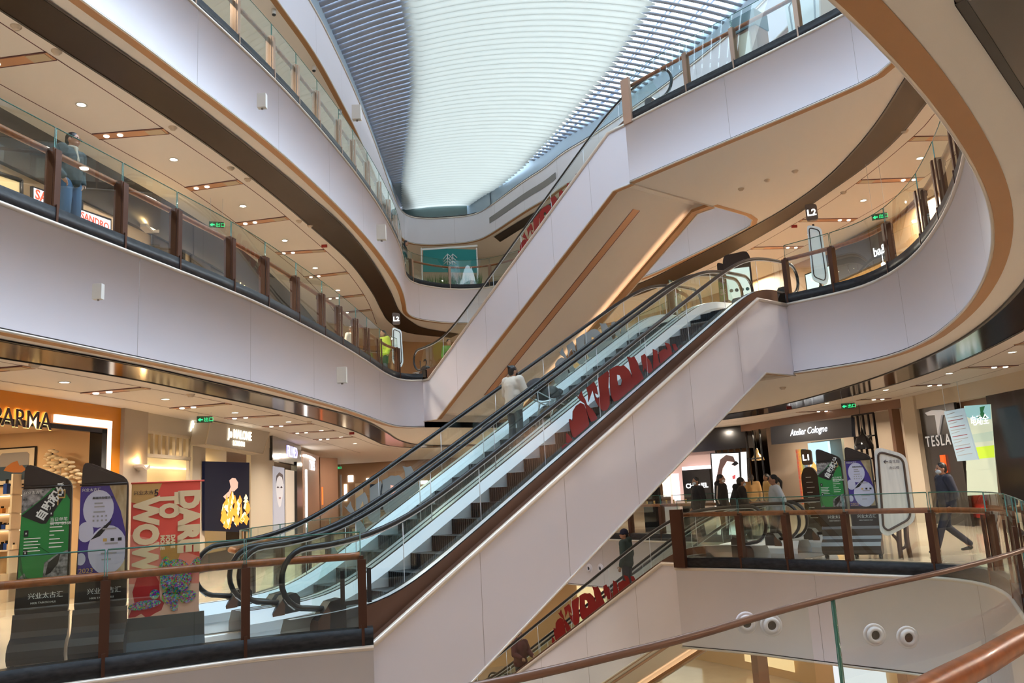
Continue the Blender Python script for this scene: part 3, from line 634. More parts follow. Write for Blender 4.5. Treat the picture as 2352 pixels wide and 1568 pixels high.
def on_edge(P,px,py,side_d=0):
    best=None
    for a,b in zip(P,P[1:]):
        t=Vector((b.x-a.x,b.y-a.y,0)); 
        if t.length<1e-6: continue
        t.normalize(); n=Vector((t.y,-t.x,0)); A=Vector((a.x,a.y,0)); r=ray(px,py)
        if abs(n.dot(r))<1e-6: continue
        k=n.dot(A-EYE)/n.dot(r)
        if k<=0: continue
        p=EYE+r*k; u=t.dot(p-A); L=math.hypot(b.x-a.x,b.y-a.y)
        if -.02<=u<=L+.02 and (best is None or k<best[0]): best=(k,p,t,n)
    return best[1:] if best else None
m_beige=mat('beige_shop_wall',(.55,.42,.28),.6); m_beige2=mat('pale_beige_plaster',(.62,.54,.42),.6); m_orange=mat('orange_enamel',(.62,.22,.008),.35)
m_blk=mat('gloss_black',(.01,.01,.012),.15); m_navy=mat('navy_panel',(.008,.014,.035),.3); m_brn=mat('brown_stone',(.20,.11,.07),.4)
e_warm=emis('warm_glow',(1,.80,.55),5); e_white=emis('white_glow',(1,.97,.92),4); e_soft=emis('soft_white_screen',(.9,.92,1),1.1)
m_ltr=mat('dark_letter',(.03,.015,.03),.4); m_grey=mat('mid_grey',(.3,.3,.3),.5); m_wht=mat('white_print',(.8,.8,.8),.5)
# generic back walls of each level
F1=crm([(-9.9,6),(-9.25,10),(-8.77,13.89),(-8.35,17.34),(-8.1,22.1),(-8.04,27.3),(-8.3,30.2),(-9.1,38),(-11,48)])
def backwall(name,P,z0,z1,m): mb=MB(); ribbon(mb,P,z0,z1); return struct(name,mb,m)
F2=crm([(-10.4,6),(-9.7,11),(-9.0,15),(-8.3,19),(-7.9,23),(-7.9,28),(-8.3,34),(-9,40)])
mb=MB(); ribbon(mb,F2,H2,8.0,0); ribbon(mb,offs(F2,.12),8.0,Z3,1); strip(mb,F2,offs(F2,.12),8.0,1)
struct('wall_left_second',mb,[m_beige,mat('charcoal_header',(.03,.028,.03),.4)])
F2R=crm([(12.8,5),(12.7,12),(12.3,18),(11.6,23),(10.4,28),(8,33),(5,37),(0,39.6),(-4,39.8),(-8.3,37)])
mb=MB(); ribbon(mb,F2R,H2,Z3,0); struct('wall_right_second',mb,mat('warm_shop_wall',(.42,.26,.13),.55))
F3=crm([(-10,8),(-9.5,14),(-8.8,20),(-8.5,28),(-9,38),(-6,43),(0,43),(6,38),(12,28),(13,18),(12,8)])
mb=MB(); ribbon(mb,F3,H3,14.2,0); struct('wall_third',mb,mat('third_level_wall',(.60,.52,.42),.6))
backwall('wall_right_ground',crm([(12.6,8),(12.45,19.6),(12.4,25.8)]),0,Z2,m_brn)
# ---- ground left: the orange perfume shop
A=Wall((-8.77,13.89),(-8.35,17.34)); uA0,uA1=-6.0,A.uv(279,938)[0]
u_op,z_op=A.uv(243,985); 
s1=thing('perfume_shop','orange perfume shop front with glowing letters at the left edge','shop front',A.P(0,0,0))
mb=MB(); A.box(mb,uA0,uA1,z_op,Z2,-.15,0); A.box(mb,u_op+.12,uA1,0,z_op,-.15,0); mb.build('orange_fascia',m_orange,s1)
mb=MB(); A.box(mb,uA0,u_op+.02,z_op-.09,z_op,-.10,.02); A.box(mb,u_op-.14,u_op+.02,0,z_op,-.25,.02); mb.build('black_frame',m_blk,s1)
u_l,z_l=A.uv(128,967,.05); mb=MB(); A.box(mb,u_l,u_op+.14,z_op+.02,z_op+.17,.0,.05); A.box(mb,u_op+.06,u_op+.13,0,z_op+.1,.0,.05); mb.build('light_frame',emis('frame_glow',(1,.82,.66),1.6),s1)
A.text('PARMA',-18,975,118,m_ltr,s1,.09,'shop_lettering',off=.0,ext=.02)
o=A.text('PARMA',-18,975,118,emis('letter_halo',(1,.62,.2),5),s1,.03,'letter_halo',off=.012,ext=.005)
# room behind
B=Wall((-8.77-2.6,13.89+.3),(-8.35-2.6,17.34+.3))
AP=Wall(A.P(u_op+.12,0,-.3),A.P(u_op+.12,0,-6))
mb=MB(); A.box(mb,uA0,uA1-.05,0,Z2,-6.6,-6.5); A.box(mb,u_op+.12,u_op+.16,0,Z2,-6.5,-.15); A.box(mb,uA0,u_op+.1,z_op+.05,z_op+.08,-6.5,-.15); struct('wall_left_shop_one',mb,mat('linen_wall',(.66,.46,.27),.7))
for k in (-1.5,.2,1.8): 
    p=A.P(k-.4,z_op-.0,-1.3-.5*k); area(p.x,p.y,p.z,.6,.6,45,(1,.76,.45))
def framed(W,x0,y0,x1,y1,d,label,cat,name,build,depth=.03,group=None):
    u0,z1=W.uv(x0,y0,d); u1,z0=W.uv(x1,y1,d); o=thing(name,label,cat,W.P((u0+u1)/2,z0,d),0,group); build(o,min(u0,u1),max(u0,u1),min(z0,z1),max(z0,z1),d); return o
def pic(o,u0,u1,z0,z1,d):
    mb=MB(); AP.box(mb,u0,u1,z0,z1,d-.03,d); mb.build('frame',m_blk,o)
    mb=MB(); AP.box(mb,u0+.03,u1-.03,z0+.03,z1-.03,d,d+.01); mb.build('mount',m_beige2,o)
    mb=MB(); w=u1-u0;h=z1-z0; f=lambda u,v,dd:AP.P(u0+w*u,z0+h*v,dd)
    mb.prism([(.15,.2),(.2,.14),(.8,.14),(.85,.2),(.85,.8),(.8,.86),(.2,.86),(.15,.8)],f,d+.01,d+.016,0)
    mb.prism([(.15,.2),(.2,.14),(.8,.14),(.85,.2),(.85,.5),(.15,.52)],f,d+.016,d+.018,1)
    mb.prism([(.2,.4),(.3,.52),(.36,.5),(.42,.64),(.55,.6),(.68,.5),(.74,.4),(.5,.34),(.3,.33)],f,d+.018,d+.022,2); mb.build('photograph',[mat('dusk_sky',(.25,.24,.25),.5),mat('sea_blue',(.03,.06,.10),.5),mat('lit_rock',(.35,.12,.03),.5)],o)
framed(AP,-12,1030,79,1112,.04,'black framed seaside picture hanging inside the orange perfume shop','picture','framed_picture',pic)
def flower(c,r,ph,o):
    mb=MB()
    for k in range(5):
        a=ph+k*2*PI/5; M=Matrix.Rotation(a,3,AP.n)@Matrix.Rotation(.35,3,'Z'); d=M@AP.t
        mb.ball(Vector(c)+d*r*.55,(r*.5,r*.5,r*.22),8,5)
    mb.ball(Vector(c)+AP.n*r*.1,r*.12,6,4,1); mb.build('flower',[mat('paper_petal',(.85,.72,.52),.6),m_ltr],o)
o=thing('flower_sculpture','tall stem of white paper flowers standing in the orange perfume shop','flower sculpture',AP.P(AP.uv(150,1100,.3)[0],0,.3))
pts=[]
for x,y,r in ((122,1042,14),(140,1062,17),(118,1072,15),(160,1068,14),(128,1092,13),(150,1098,15),(175,1088,13),(192,1098,14),(210,1092,10),(112,1050,10),(133,1110,12),(165,1112,12)):
    u,z=AP.uv(x,y,.30); flower(AP.P(u,z,.30),r*.0105,x*.7,o); pts.append(AP.P(u,z,.305))
mb=MB(); mb.tube([AP.P(AP.uv(150,1100,.305)[0],0.02,.305),AP.P(AP.uv(140,1100,.305)[0],1.2,.305),pts[1],pts[0]],.015,6)
mb.tube([pts[5],pts[6],pts[7],pts[8]],.01,6); mb.build('stem',m_beige2,o)
sh=thing('display_shelves','glowing wall shelves holding perfume bottles at the left edge of the shop','shelving',AP.P(AP.uv(10,1135,.15)[0],0,.15))
zs=[AP.uv(10,y,.15)[1] for y in (1135,1178,1215,1262)]; u0=AP.uv(-160,1140,.15)[0]; u1=AP.uv(40,1140,.15)[0]
mb=MB()
for z in zs: AP.box(mb,u0,u1,z-.03,z,0,.3)
AP.box(mb,u1,u1+.04,0,zs[0]+.4,0,.3); mb.build('shelf_board',m_beige2,sh)
mb=MB()
for z in zs[:3]: AP.box(mb,u0,u1,z-.038,z-.03,0.01,.05)
mb.build('shelf_light',e_warm,sh)
mb=MB(); AP.box(mb,u0,u1,0,.55,0,.5); mb.build('cabinet_base',m_beige,sh)
cols=[(.02,.06,.25),(.75,.55,.3),(.02,.02,.03),(.8,.7,.5),(.5,.2,.05)]
for k,(x,y,zi,h,ci) in enumerate([(14,1135,0,.30,0),(-20,1135,0,.2,1),(4,1178,1,.14,4),(26,1178,1,.16,3),(10,1215,2,.13,0),(20,1215,2,.12,3),(0,1215,2,.15,2),(4,1262,3,.16,2),(14,1262,3,.18,0),(22,1262,3,.15,1),(29,1262,3,.13,3),(-8,1262,3,.15,4)]):
    u=AP.uv(x,y,.2)[0]; z=zs[zi]; o=thing('perfume_bottle','perfume bottle %s on the glowing shelves at the left edge'%['tall deep blue','amber','small orange','cream','small blue','pale','black','black squat','blue with white label','honey coloured','ivory','russet'][k],'bottle',AP.P(u,z,.2),0,'perfume bottles on the shelves')
    mb=MB(); AP.box(mb,u-.04,u+.04,z,z+h*.72,.14,.24); mb.build('bottle_body',mat('bottle%d'%ci,cols[ci],.2),o); mb=MB(); AP.box(mb,u-.02,u+.02,z+h*.72,z+h,.17,.21); mb.build('cap',m_blk,o)
# ---- pillar with a sconce, then the cream candle and cologne shop
W1=Wall((-8.35,17.34),(-8.04,27.3)); uP=W1.uv(333,950)[0]
mb=MB(); W1.box(mb,0,uP,0,Z2,-.3,.08); struct('wall_pillar_left',mb,mat('taupe_pillar',(.36,.30,.24),.5))
def sconce(W,px,py,label,w=.34):
    u,z=W.uv(px,py,.1); o=thing('wall_sconce',label,'wall lamp',W.P(u,z,0))
    mb=MB(); mb.prism([(-w/2,.05),(-w/2,-.02),(0,-.08),(w/2,-.02),(w/2,.05),(w/2-.02,.05),(0,-.03),(-w/2+.02,.05)],lambda a,b,d:W.P(u+a,z+b,d),.09,.28); mb.build('shade',m_bead,o)
    mb=MB(); mb.prism([(-w/2+.03,.02),(0,-.02),(w/2-.03,.02)],lambda a,b,d:W.P(u+a,z+b,d),.11,.26); mb.build('lamp_tube',e_warm,o)
    l=bpy.data.lights.new('sconce','POINT'); l.energy=9; l.color=(1,.62,.25); l.shadow_soft_size=.05; lo=bpy.data.objects.new('sconce_light',l); C.objects.link(lo); p=W.P(u,z+.14,.16); lo.location=p
sconce(W1,318,1072,'lit metal wall lamp on the pillar beside the orange shop')
s2=thing('cologne_shop','cream cologne and candle shop front with lattice window and large dark screen','shop front',W1.P(uP,0,0))
uE=W1.uv(627,1010)[0]; zf=W1.uv(400,997)[1]
mb=MB(); W1.box(mb,uP,uE,zf,Z2,-.1,.05); W1.box(mb,W1.uv(573,1100)[0],uE,0.45,zf,-.1,.04); W1.box(mb,W1.uv(440,1100)[0],W1.uv(470,1100)[0],.45,zf,-.1,.02); mb.build('cream_fascia',mat('cream_fascia_paint',(.50,.44,.35),.5),s2)
mb=MB(); W1.box(mb,W1.uv(440,1200)[0],uE,0,.45,-.1,.03); mb.build('black_plinth',m_blk,s2)
mb=MB(); uL=W1.uv(434,1040)[0]; z0,z1=W1.uv(380,1045)[1],W1.uv(380,1000)[1]
for k in range(7):
    u=uP+.05+(uL-uP-.1)*k/6; W1.box(mb,u-.035,u+.035,z0,z1,-.05,.02)
W1.box(mb,uP,uL,z0-.08,z0,-.05,.06); W1.box(mb,uP,uL,z1,z1+.06,-.05,.03); W1.box(mb,uL-.04,uL+.04,0,z1,-.05,.02); W1.box(mb,uP,uL,1.0,1.06,-.3,.03); mb.build('window_lattice',m_beige2,s2)
mb=MB(); W1.box(mb,uP,uE,0,Z2,-1.6,-1.55); struct('wall_left_shop_two',mb,mat('butter_wall',(.62,.50,.30),.6))
mb=MB(); u0=W1.uv(345,1080,-1.5)[0]; u1=W1.uv(640,1080,-1.5)[0]; z=W1.uv(430,1078,-1.5)[1]; W1.box(mb,u0,u1,z,z+.03,-1.55,-1.48); mb.build('shelf_glow',e_warm,s2)
for k in (2.3,4,6,8): p=W1.P(k,3.3,-.8); area(p.x,p.y,p.z,.5,.5,30,(1,.80,.5))
# hanging sign box
us0,zs1=W1.uv(478,966,.5); us1,zs0=W1.uv(612,1043,.5)
sg=thing('sign_box','tilted cream sign box with glowing cologne shop lettering above the dark screen','sign',W1.P((us0+us1)/2,zs0,.5))
mb=MB(); q=[W1.uv(x,y,.5) for x,y in ((483,968),(620,990),(604,1043),(472,1020))]; mb.prism(q,lambda u,z,d:W1.P(u,z,d),.1,.5); mb.build('box_body',mat('sign_cream',(.50,.45,.38),.5),sg)
mb=MB(); 
for a,b in zip(q,q[1:]+q[:1]): mb.tube([W1.P(*a,.5),W1.P(*b,.5)],.02,6)
mb.build('box_frame',m_beige2,sg)
W1.text('Jo MALONE',524,1003,578,emis('letter_glow',(1,.92,.75),3),sg,.52,'lettering',off=.01)
W1.text('LONDON',536,1022,562,emis('letter_glow',(1,.92,.75),3),sg,.52,'lettering_small',off=.01)
W1.text('Au c',437,990,470,emis('letter_glow',(1,.92,.75),3),s2,.08,'faint_lettering')
# portrait screen
o=thing('display_screen','tall dark display screen showing a face above orange flames','screen',W1.P(W1.uv(520,1215,.1)[0],.3,.1))
mb=MB(); W1.poly(mb,[(470,1059),(573,1062),(573,1222),(470,1218)],.04,.10); mb.build('screen_panel',emis('navy_screen',(.003,.004,.013),1),o)
mb=MB(); W1.poly(mb,[(527,1103),(534,1097),(541,1098),(547,1108),(546,1120),(538,1128),(532,1127),(527,1140),(518,1146),(513,1140),(526,1128),(530,1118)],.10,.104); mb.build('face_image',emis('face_glow',(.75,.45,.35),.9),o)
mb=MB()
random.seed(3)
for k in range(60):
    x=random.uniform(512,570); y=random.uniform(1142,1200)+ (8 if x<530 else 0); h=random.uniform(5,20); w=random.uniform(2,6)
    W1.poly(mb,[(x,y-h),(x+w,y),(x+w*.3,y+h*.6),(x-w,y+h*.2)],.10,.1045+.0003*k,random.choice([0,0,1]))
mb.build('flame_image',[emis('flame_orange',(1,.32,.04),1.3),emis('flame_pale',(1,.75,.35),1.8)],o)
# counter things of the cream shop
for k,(x,h,cx) in enumerate([(331,.2,1),(337,.26,2),(343,.18,0),(350,.22,1)]):
    u,z=W1.uv(x,1110,-.2); z=1.06; o=thing('cologne_bottle','%s bottle on the sill of the cream shop window'%['gold','black','clear blue','brown'][k],'bottle',W1.P(u,z,-.2),0,'bottles on the window sill')
    mb=MB(); mb.lathe(W1.P(u,z,-.2),[(.0,0),(.05,0),(.05,h*.6),(.02,h*.75),(.02,h),(0,h)],10); mb.build('glass_body',mat('bottle%d'%cx,cols[cx],.2),o)
# ---- dark shops further along
W2=Wall((-8.04,27.3),(-9.1,38)); W2.L=12
s3=thing('skincare_shop','black shop front with pale violet lettering beyond the cream shop','shop front',W2.P(0,0,0))
mb=MB(); W2.pbox(mb,626,1000,692,1070,-.1,.06); mb.build('black_header',m_blk,s3)
mb=MB(); W2.pbox(mb,628,1070,654,1240,-.02,.03); mb.build('poster_panel',emis('poster_grey',(.55,.55,.62),.5),s3)
mb=MB(); W2.poly(mb,[(636,1092),(642,1088),(648,1092),(651,1110),(650,1135),(645,1162),(641,1165),(637,1150),(634,1125),(634,1105)],.03,.034,0); W2.poly(mb,[(634,1110),(635,1092),(642,1084),(650,1090),(652,1112),(648,1096),(642,1092),(637,1097)],.034,.038,1)
for x in (638.5,646.5): W2.poly(mb,[(x-3,1119),(x,1116),(x+3,1119),(x,1121)],.034,.038,1)
W2.poly(mb,[(640,1143),(643,1141),(646,1143),(643,1146)],.034,.038,2); mb.build('face_print',[emis('pale_face',(.72,.68,.68),.6),m_ltr,emis('lip_print',(.4,.2,.2),.4)],s3)
mb=MB(); W2.pbox(mb,657,1078,682,1235,-.02,.02); mb.build('lit_doorway',emis('doorway_cream',(.75,.62,.48),.55),s3)
mb=MB(); W2.pbox(mb,682,1060,696,1240,-.1,.12); mb.build('black_pier',m_blk,s3)
W2.text('FILLMED',661,1047,683,emis('violet_letters',(.55,.5,1),2.5),s3,.08)
s4=thing('curved_shop','brown curved shop front with white light arc and vertical strip','shop front',W2.P(5,0,0))
mb=MB(); W2.pbox(mb,696,1035,735,1240,-.05,.05); mb.build('brown_front',m_brn,s4)
mb=MB(); mb.tube([W2.P(*W2.uv(697+ (k*3.6),1046+.35*k*k*.55,.1),.1) for k in range(8)],.05,6); mb.build('light_arc',e_white,s4)
mb=MB(); W2.pbox(mb,703,1078,707,1210,.05,.08); mb.build('light_strip',e_white,s4)
W2.text('TYPES',711,1078,723,emis('letter_white',(1,1,1),2),s4,.08)
s5=thing('far_shop','far brown shop front with glowing orange red poster','shop front',W2.P(8,0,0))
W5=Wall((-9.1,38),(-6,52)); mb=MB(); W5.pbox(mb,735,1050,778,1230,-.05,.02); mb.build('brown_front',m_brn,s5)
mb=MB(); W2.pbox(mb,741,1118,752,1158,.05,.10); W2.pbox(mb,757,1122,764,1158,.05,.10); mb.build('red_poster',emis('red_glow',(1,.16,.03),1.6),s5)
# far end of the ground level
W6=Wall((-12,52),(14,50)); mb=MB(); W6.box(mb,0,26,0,Z2,-.1,0); struct('wall_far_ground',mb,mat('far_wall',(.30,.18,.10),.5))
for k,(x0,y0,x1,y1,c) in enumerate([(799,1092,811,1106,e_white),(841,1098,850,1107,e_white),(966,1104,982,1111,e_white),(790,1112,797,1150,e_warm),(888,1112,930,1150,emis('pink_poster',(1,.45,.38),.9)),(780,1090,786,1190,m_grey),(815,1110,835,1180,m_beige),(850,1112,880,1170,m_navy),(935,1110,960,1150,m_beige2)]):
    mb=MB(); W6.pbox(mb,x0,y0,x1,y1,0,.06); tag(mb.build('wall_light_panel' if k<4 else 'shop_poster',c),['small bright square light panel, left one on the far end wall','small bright light panel in the middle of the far end wall','flat bright light panel seen between the escalator handrails','tall warm light strip on the far end wall','pink poster glowing on the far end wall','grey slim panel at the left of the far end wall','beige shop panel on the far end wall','navy shop panel on the far end wall','pale panel beside the pink poster on the far end wall'][k],'light panel' if k<4 else 'poster')
# ---- ground right: car showroom
G=Wall((12.15,25.8),(12.2,19.6))
s6=thing('car_showroom','dark car showroom front with T emblem and hanging spec board','shop front',G.P(2,0,0))
uB=G.uv(2132,1100)[0]; mb=MB(); G.box(mb,0,uB,0,Z2,-.3,.12); G.box(mb,uB,9,Z2-.42,Z2,-.3,.05); mb.build('beige_portal',m_beige2,s6)
mb=MB(); G.box(mb,uB,G.uv(2215,1100)[0],0,Z2-.42,-.1,-.02); mb.build('dark_glass_wall',mat('charcoal_wall',(.035,.033,.032),.2),s6)
mb=MB(); G.box(mb,G.uv(2215,1100)[0],9,0,Z2-.42,-2.2,-2.1); struct('wall_showroom_back',mb,m_ltr)
mb=MB(); G.box(mb,G.uv(2292,1100)[0],9,0,Z2-.42,-.1,-.02); mb.build('black_side_wall',m_blk,s6)
m_sil=mat('silver_letters',(.55,.55,.55),.3,.3,emit=(.5,.5,.5),es=.3)
mb=MB(); G.poly(mb,[(2124,948),(2140,942),(2158,941),(2176,944),(2173,952),(2162,953),(2154,1000),(2147,953),(2130,954)],-.02,.03); mb.build('t_emblem',m_sil,s6)
G.text('TESLA',2128,1026,2186,m_sil,s6,.02,off=.01,sp=1.25)
o=thing('display_screen','large bright video wall showing trees and green fields in the car showroom','screen',G.P(G.uv(2250,1130,.0)[0],.8,0))
mb=MB(); V=lambda L,d,mi:G.poly(mb,L,d-.01,d,mi)
V([(2214,932),(2275,928),(2292,1134),(2222,1138)],-.01,0); V([(2215,932),(2274,928),(2276,962),(2240,965),(2216,955)],-.004,1)
V([(2250,935),(2262,932),(2258,945),(2268,960),(2244,962),(2252,948)],.0,2); V([(2217,1000),(2279,990),(2280,1012),(2218,1018)],.0,3); V([(2218,1030),(2282,1022),(2284,1050),(2219,1056)],.0,4); V([(2219,1066),(2285,1060),(2287,1076),(2219,1080)],.0,0)
mb.build('screen_image',[emis('straw_field',(.52,.55,.40),.9),emis('sky_hill',(.28,.50,.50),.8),emis('tree_green',(.03,.16,.06),.6),emis('far_field',(.42,.5,.38),.9),emis('bright_field',(.50,.66,.05),.95)],o)
G.text('电动全',2232,976,2273,emis('text_white',(1,1,1),1.5),o,.02)
o=thing('spec_board','pale blue hanging specification board leaning before the car showroom','board',G.P(G.uv(2205,1000,.7)[0],2,.7))
mb=MB(); G.poly(mb,[(2168,945),(2211,937),(2246,1055),(2199,1059)],.66,.70); mb.build('board_panel',emis('pale_blue_board',(.45,.58,.64),.55),o)
mb=MB()
for k in range(14):
    a=k/14; x=2172+27*a; G.poly(mb,[(x+2,952+104*a*.97),(x+ (36 if k%3 else 20),946+104*a*.97),(x+(36 if k%3 else 20),947.5+104*a*.97),(x+2,953.5+104*a*.97)],.70,.703,1 if k in(2,4,7,11) else 0)
mb.build('board_print',[m_grey,m_red],o)
mb=MB(); 
for x in (2172,2208): G.box(mb,G.uv(x,945,.68)[0]-.006,G.uv(x,945,.68)[0]+.006,G.uv(x,945,.68)[1],Z2,.675,.687)
mb.build('hanging_wire',m_alu2,o)
for k,(x0,y0,x1,y1,nm) in enumerate([(2208,1078,2244,1108,'upper red gift box stacked in the car showroom'),(2222,1104,2262,1136,'middle red gift box stacked in the car showroom'),(2200,1128,2268,1190,'largest red box at the bottom of the stack in the car showroom')]):
    mb=MB(); G.pbox(mb,x0,y0,x1,y1,-.9,-.2); o=tag(mb.build('gift_box',mat('red_card',(.45,.02,.015),.4)),nm,'box','red boxes in the showroom')
mb=MB(); c=G.P(G.uv(2228,1070,-.5)[0],G.uv(2228,1072,-.5)[1],-.5); mb.ball(c,(.10,.28,.07),12,8); mb.ball(c+Vector((0,0,.06)),(.08,.15,.06),10,6); tag(mb.build('model_car',mat('red_gloss',(.5,.02,.015),.2)),'small red model car on top of the red boxes','model car')
mb=MB(); G.pbox(mb,2158,1045,2172,1085,-.01,.05); tag(mb.build('glowing_panel',emis('ember',(1,.12,.02),.9)),'small ember red screen on the dark showroom wall','screen')
p=G.P(4,2.2,1.2)
# ---- ground right: perfume shop and beauty counters
G2=Wall((12.15,25.8),(9.6,34.4))
s7=thing('cologne_shop','navy cologne shop front with white script lettering between black lattice windows','shop front',G2.P(3,0,0))
mb=MB(); G2.box(mb,-.3,G2.uv(1640,1000)[0],G2.uv(1860,968)[1],Z2,-.2,.08); G2.pbox(mb,2040,940,2085,1215,-.2,.1); mb.build('brown_surround',m_brn,s7)
mb=MB(); q=G2.poly(mb,[(1769,980),(1955,958),(1957,1003),(1772,1021)],.0,.14); mb.build('navy_sign',m_navy,s7)
G2.text('Atelier Cologne',1815,1001,1902,emis('script_white',(1,1,1),2.0),s7,.16,off=.004,shear=.35)
def lattice(W,x0,y0,x1,y1,nx,ny,o,d=.0):
    u0,z1=W.uv(x0,y0,d); u1,z0=W.uv(x1,y1,d); mb=MB()
    for k in range(nx+1): u=u0+(u1-u0)*k/nx; W.box(mb,u-.025,u+.025,z0,z1,d-.03,d+.03)
    for k in range(ny+1): z=z0+(z1-z0)*k/ny; W.box(mb,min(u0,u1),max(u0,u1),z-.025,z+.025,d-.03,d+.03)
    mb.build('black_lattice',m_blk,o)
lattice(G2,1640,990,1768,1210,7,3,s7); lattice(G2,1957,955,2040,1210,4,5,s7)
mb=MB(); G2.box(mb,-.5,11.5,0,Z2,-2.6,-2.5); struct('wall_right_shop',mb,mat('taupe_inner_wall',(.42,.34,.27),.6))
mb=MB(); G2.pbox(mb,1862,1015,1957,1210,-1.3,-1.2); mb.build('green_grey_partition',mat('green_grey',(.16,.17,.14),.5),s7)
mb=MB(); G2.pbox(mb,1855,1018,1917,1152,-.9,-.8); mb.build('light_box',emis('sky_box',(.50,.78,.95),1.1),s7)
mb=MB(); G2.poly(mb,[(1856,1085),(1868,1060),(1880,1075),(1890,1055),(1905,1070),(1918,1065),(1918,1150),(1858,1152)],-.8,-.79); mb.build('orange_print',emis('orange_print',(1,.55,.15),.9),s7)
mb=MB(); u0=G2.uv(1836,1100,-.7)[0]; u1=G2.uv(1856,1100,-.7)[0]; rb=[(.5,.05,.03),(.7,.25,.03),(.75,.5,.05),(.2,.35,.1),(.1,.25,.4)]
z0=.5; z1=G2.uv(1845,1030,-.7)[1]
for k in range(44):
    for j in range(5):
        a=u0+(u1-u0)*j/5; b=u0+(u1-u0)*(j+1)/5; z=z0+(z1-z0)*k/44; G2.box(mb,min(a,b),max(a,b),z,z+(z1-z0)/44*.7,-.75,-.68,j)
o=tag(mb.build('bottle_tower',[mat('rb%d'%i,c,.3,emit=c,es=.4) for i,c in enumerate(rb)]),'rainbow tower of small bottles at the entrance of the cologne shop','bottle display')
for k in (1.5,4,6.5,9): p=G2.P(k,3.4,-1.2); area(p.x,p.y,p.z,.6,.6,45,(1,.85,.65))
o=thing('pendant_lamp','bell shaped brass pendant lamp behind the black lattice window','lamp',G2.P(*G2.uv(1741,1040,-.6),-.6)); c=G2.P(G2.uv(1741,1055,-.6)[0],G2.uv(1741,1057,-.6)[1],-.6)
mb=MB(); mb.lathe(c,[(.26,0),(.25,.10),(.15,.22),(.07,.30),(.06,.42),(.02,.5)],16); mb.build('shade',mat('brass',(.55,.38,.18),.25,.8,emit=(.5,.3,.12),es=.3),o); mb=MB(); mb.tube([c+UP*.5,Vector((c.x,c.y,Z2))],.01,5); mb.build('cord',m_blk,o); mb=MB(); mb.ball(c+UP*.06,.06,8,6); mb.build('bulb',e_warm,o)
mb=MB(); c=G2.P(G2.uv(2012,1010,-.2)[0],G2.uv(2012,1030,-.2)[1],.3); mb.lathe(c,[(.30,0),(.30,.12),(.22,.35),(.06,.5),(.02,.7)],16); mb.tube([c+UP*.7,Vector((c.x,c.y,Z2))],.01,5); tag(mb.build('pendant_lamp',m_blk),'large black pendant lamp beside the cologne shop sign','lamp')
G3=Wall((9.2,35.5),(3,41))
s8=thing('beauty_shop','black and white beauty shop front with glowing portrait poster','shop front',G3.P(2,0,0))
mb=MB(); G3.pbox(mb,1530,1020,1660,1250,-.1,0); mb.build('pink_wall',mat('pinkish_wall',(.50,.36,.34),.6,emit=(.5,.36,.34),es=.12),s8)
mb=MB(); G3.pbox(mb,1500,985,1720,1028,0,.4); mb.build('black_header',m_blk,s8)
mb=MB(); G3.pbox(mb,1566,1080,1636,1150,.3,.5); mb.build('black_kiosk',m_blk,s8); G3.text('CHANEL',1576,1121,1627,emis('kiosk_letters',(1,1,1),3),s8,.53,off=.015)
mb=MB(); G3.pbox(mb,1566,1072,1634,1079,.0,.3); G3.pbox(mb,1541,1088,1556,1150,0,.3); mb.build('glow_shelf',emis('pale_shelf',(1,.85,.9),1.5),s8)
mb=MB(); G3.pbox(mb,1520,1090,1526,1140,0,.3); G3.pbox(mb,1529,1090,1533,1140,0,.3); mb.build('warm_tube',e_warm,s8)
o=thing('poster_light_box','tall white light box with a woman\'s face and black eye brush','light box',G3.P(*G3.uv(1675,1160,.6),.6))
mb=MB(); G3.poly(mb,[(1631,1040),(1716,1037),(1722,1168),(1640,1172)],.55,.62); mb.build('box_frame',m_blk,o); mb=MB(); G3.poly(mb,[(1634,1042),(1696,1040),(1702,1168),(1642,1170)],.62,.63); G3.poly(mb,[(1701,1038),(1714,1037),(1719,1166),(1706,1168)],.62,.63); mb.build('lit_panel',emis('lit_poster',(1,.97,.98),1.15),o)
mb=MB(); G3.poly(mb,[(1652,1090),(1655,1062),(1668,1048),(1685,1052),(1690,1070),(1692,1085),(1688,1100),(1682,1108),(1670,1106),(1655,1130),(1650,1165),(1642,1168),(1640,1115),(1650,1110)],.63,.634,0)
G3.poly(mb,[(1650,1075),(1654,1055),(1668,1044),(1684,1048),(1690,1062),(1670,1058),(1660,1075),(1656,1100),(1648,1108),(1641,1112),(1646,1095)],.634,.638,1)
G3.poly(mb,[(1680,1066),(1690,1058),(1697,1064),(1688,1070)],.638,.642,2); G3.poly(mb,[(1682,1093),(1689,1090),(1689,1099),(1683,1100)],.638,.642,3)
mb.build('portrait_print',[emis('skin_print',(1,.78,.74),1.0),mat('hair_print',(.07,.03,.03),.5),m_blk,mat('lip_pink',(.7,.1,.15),.5)],o)
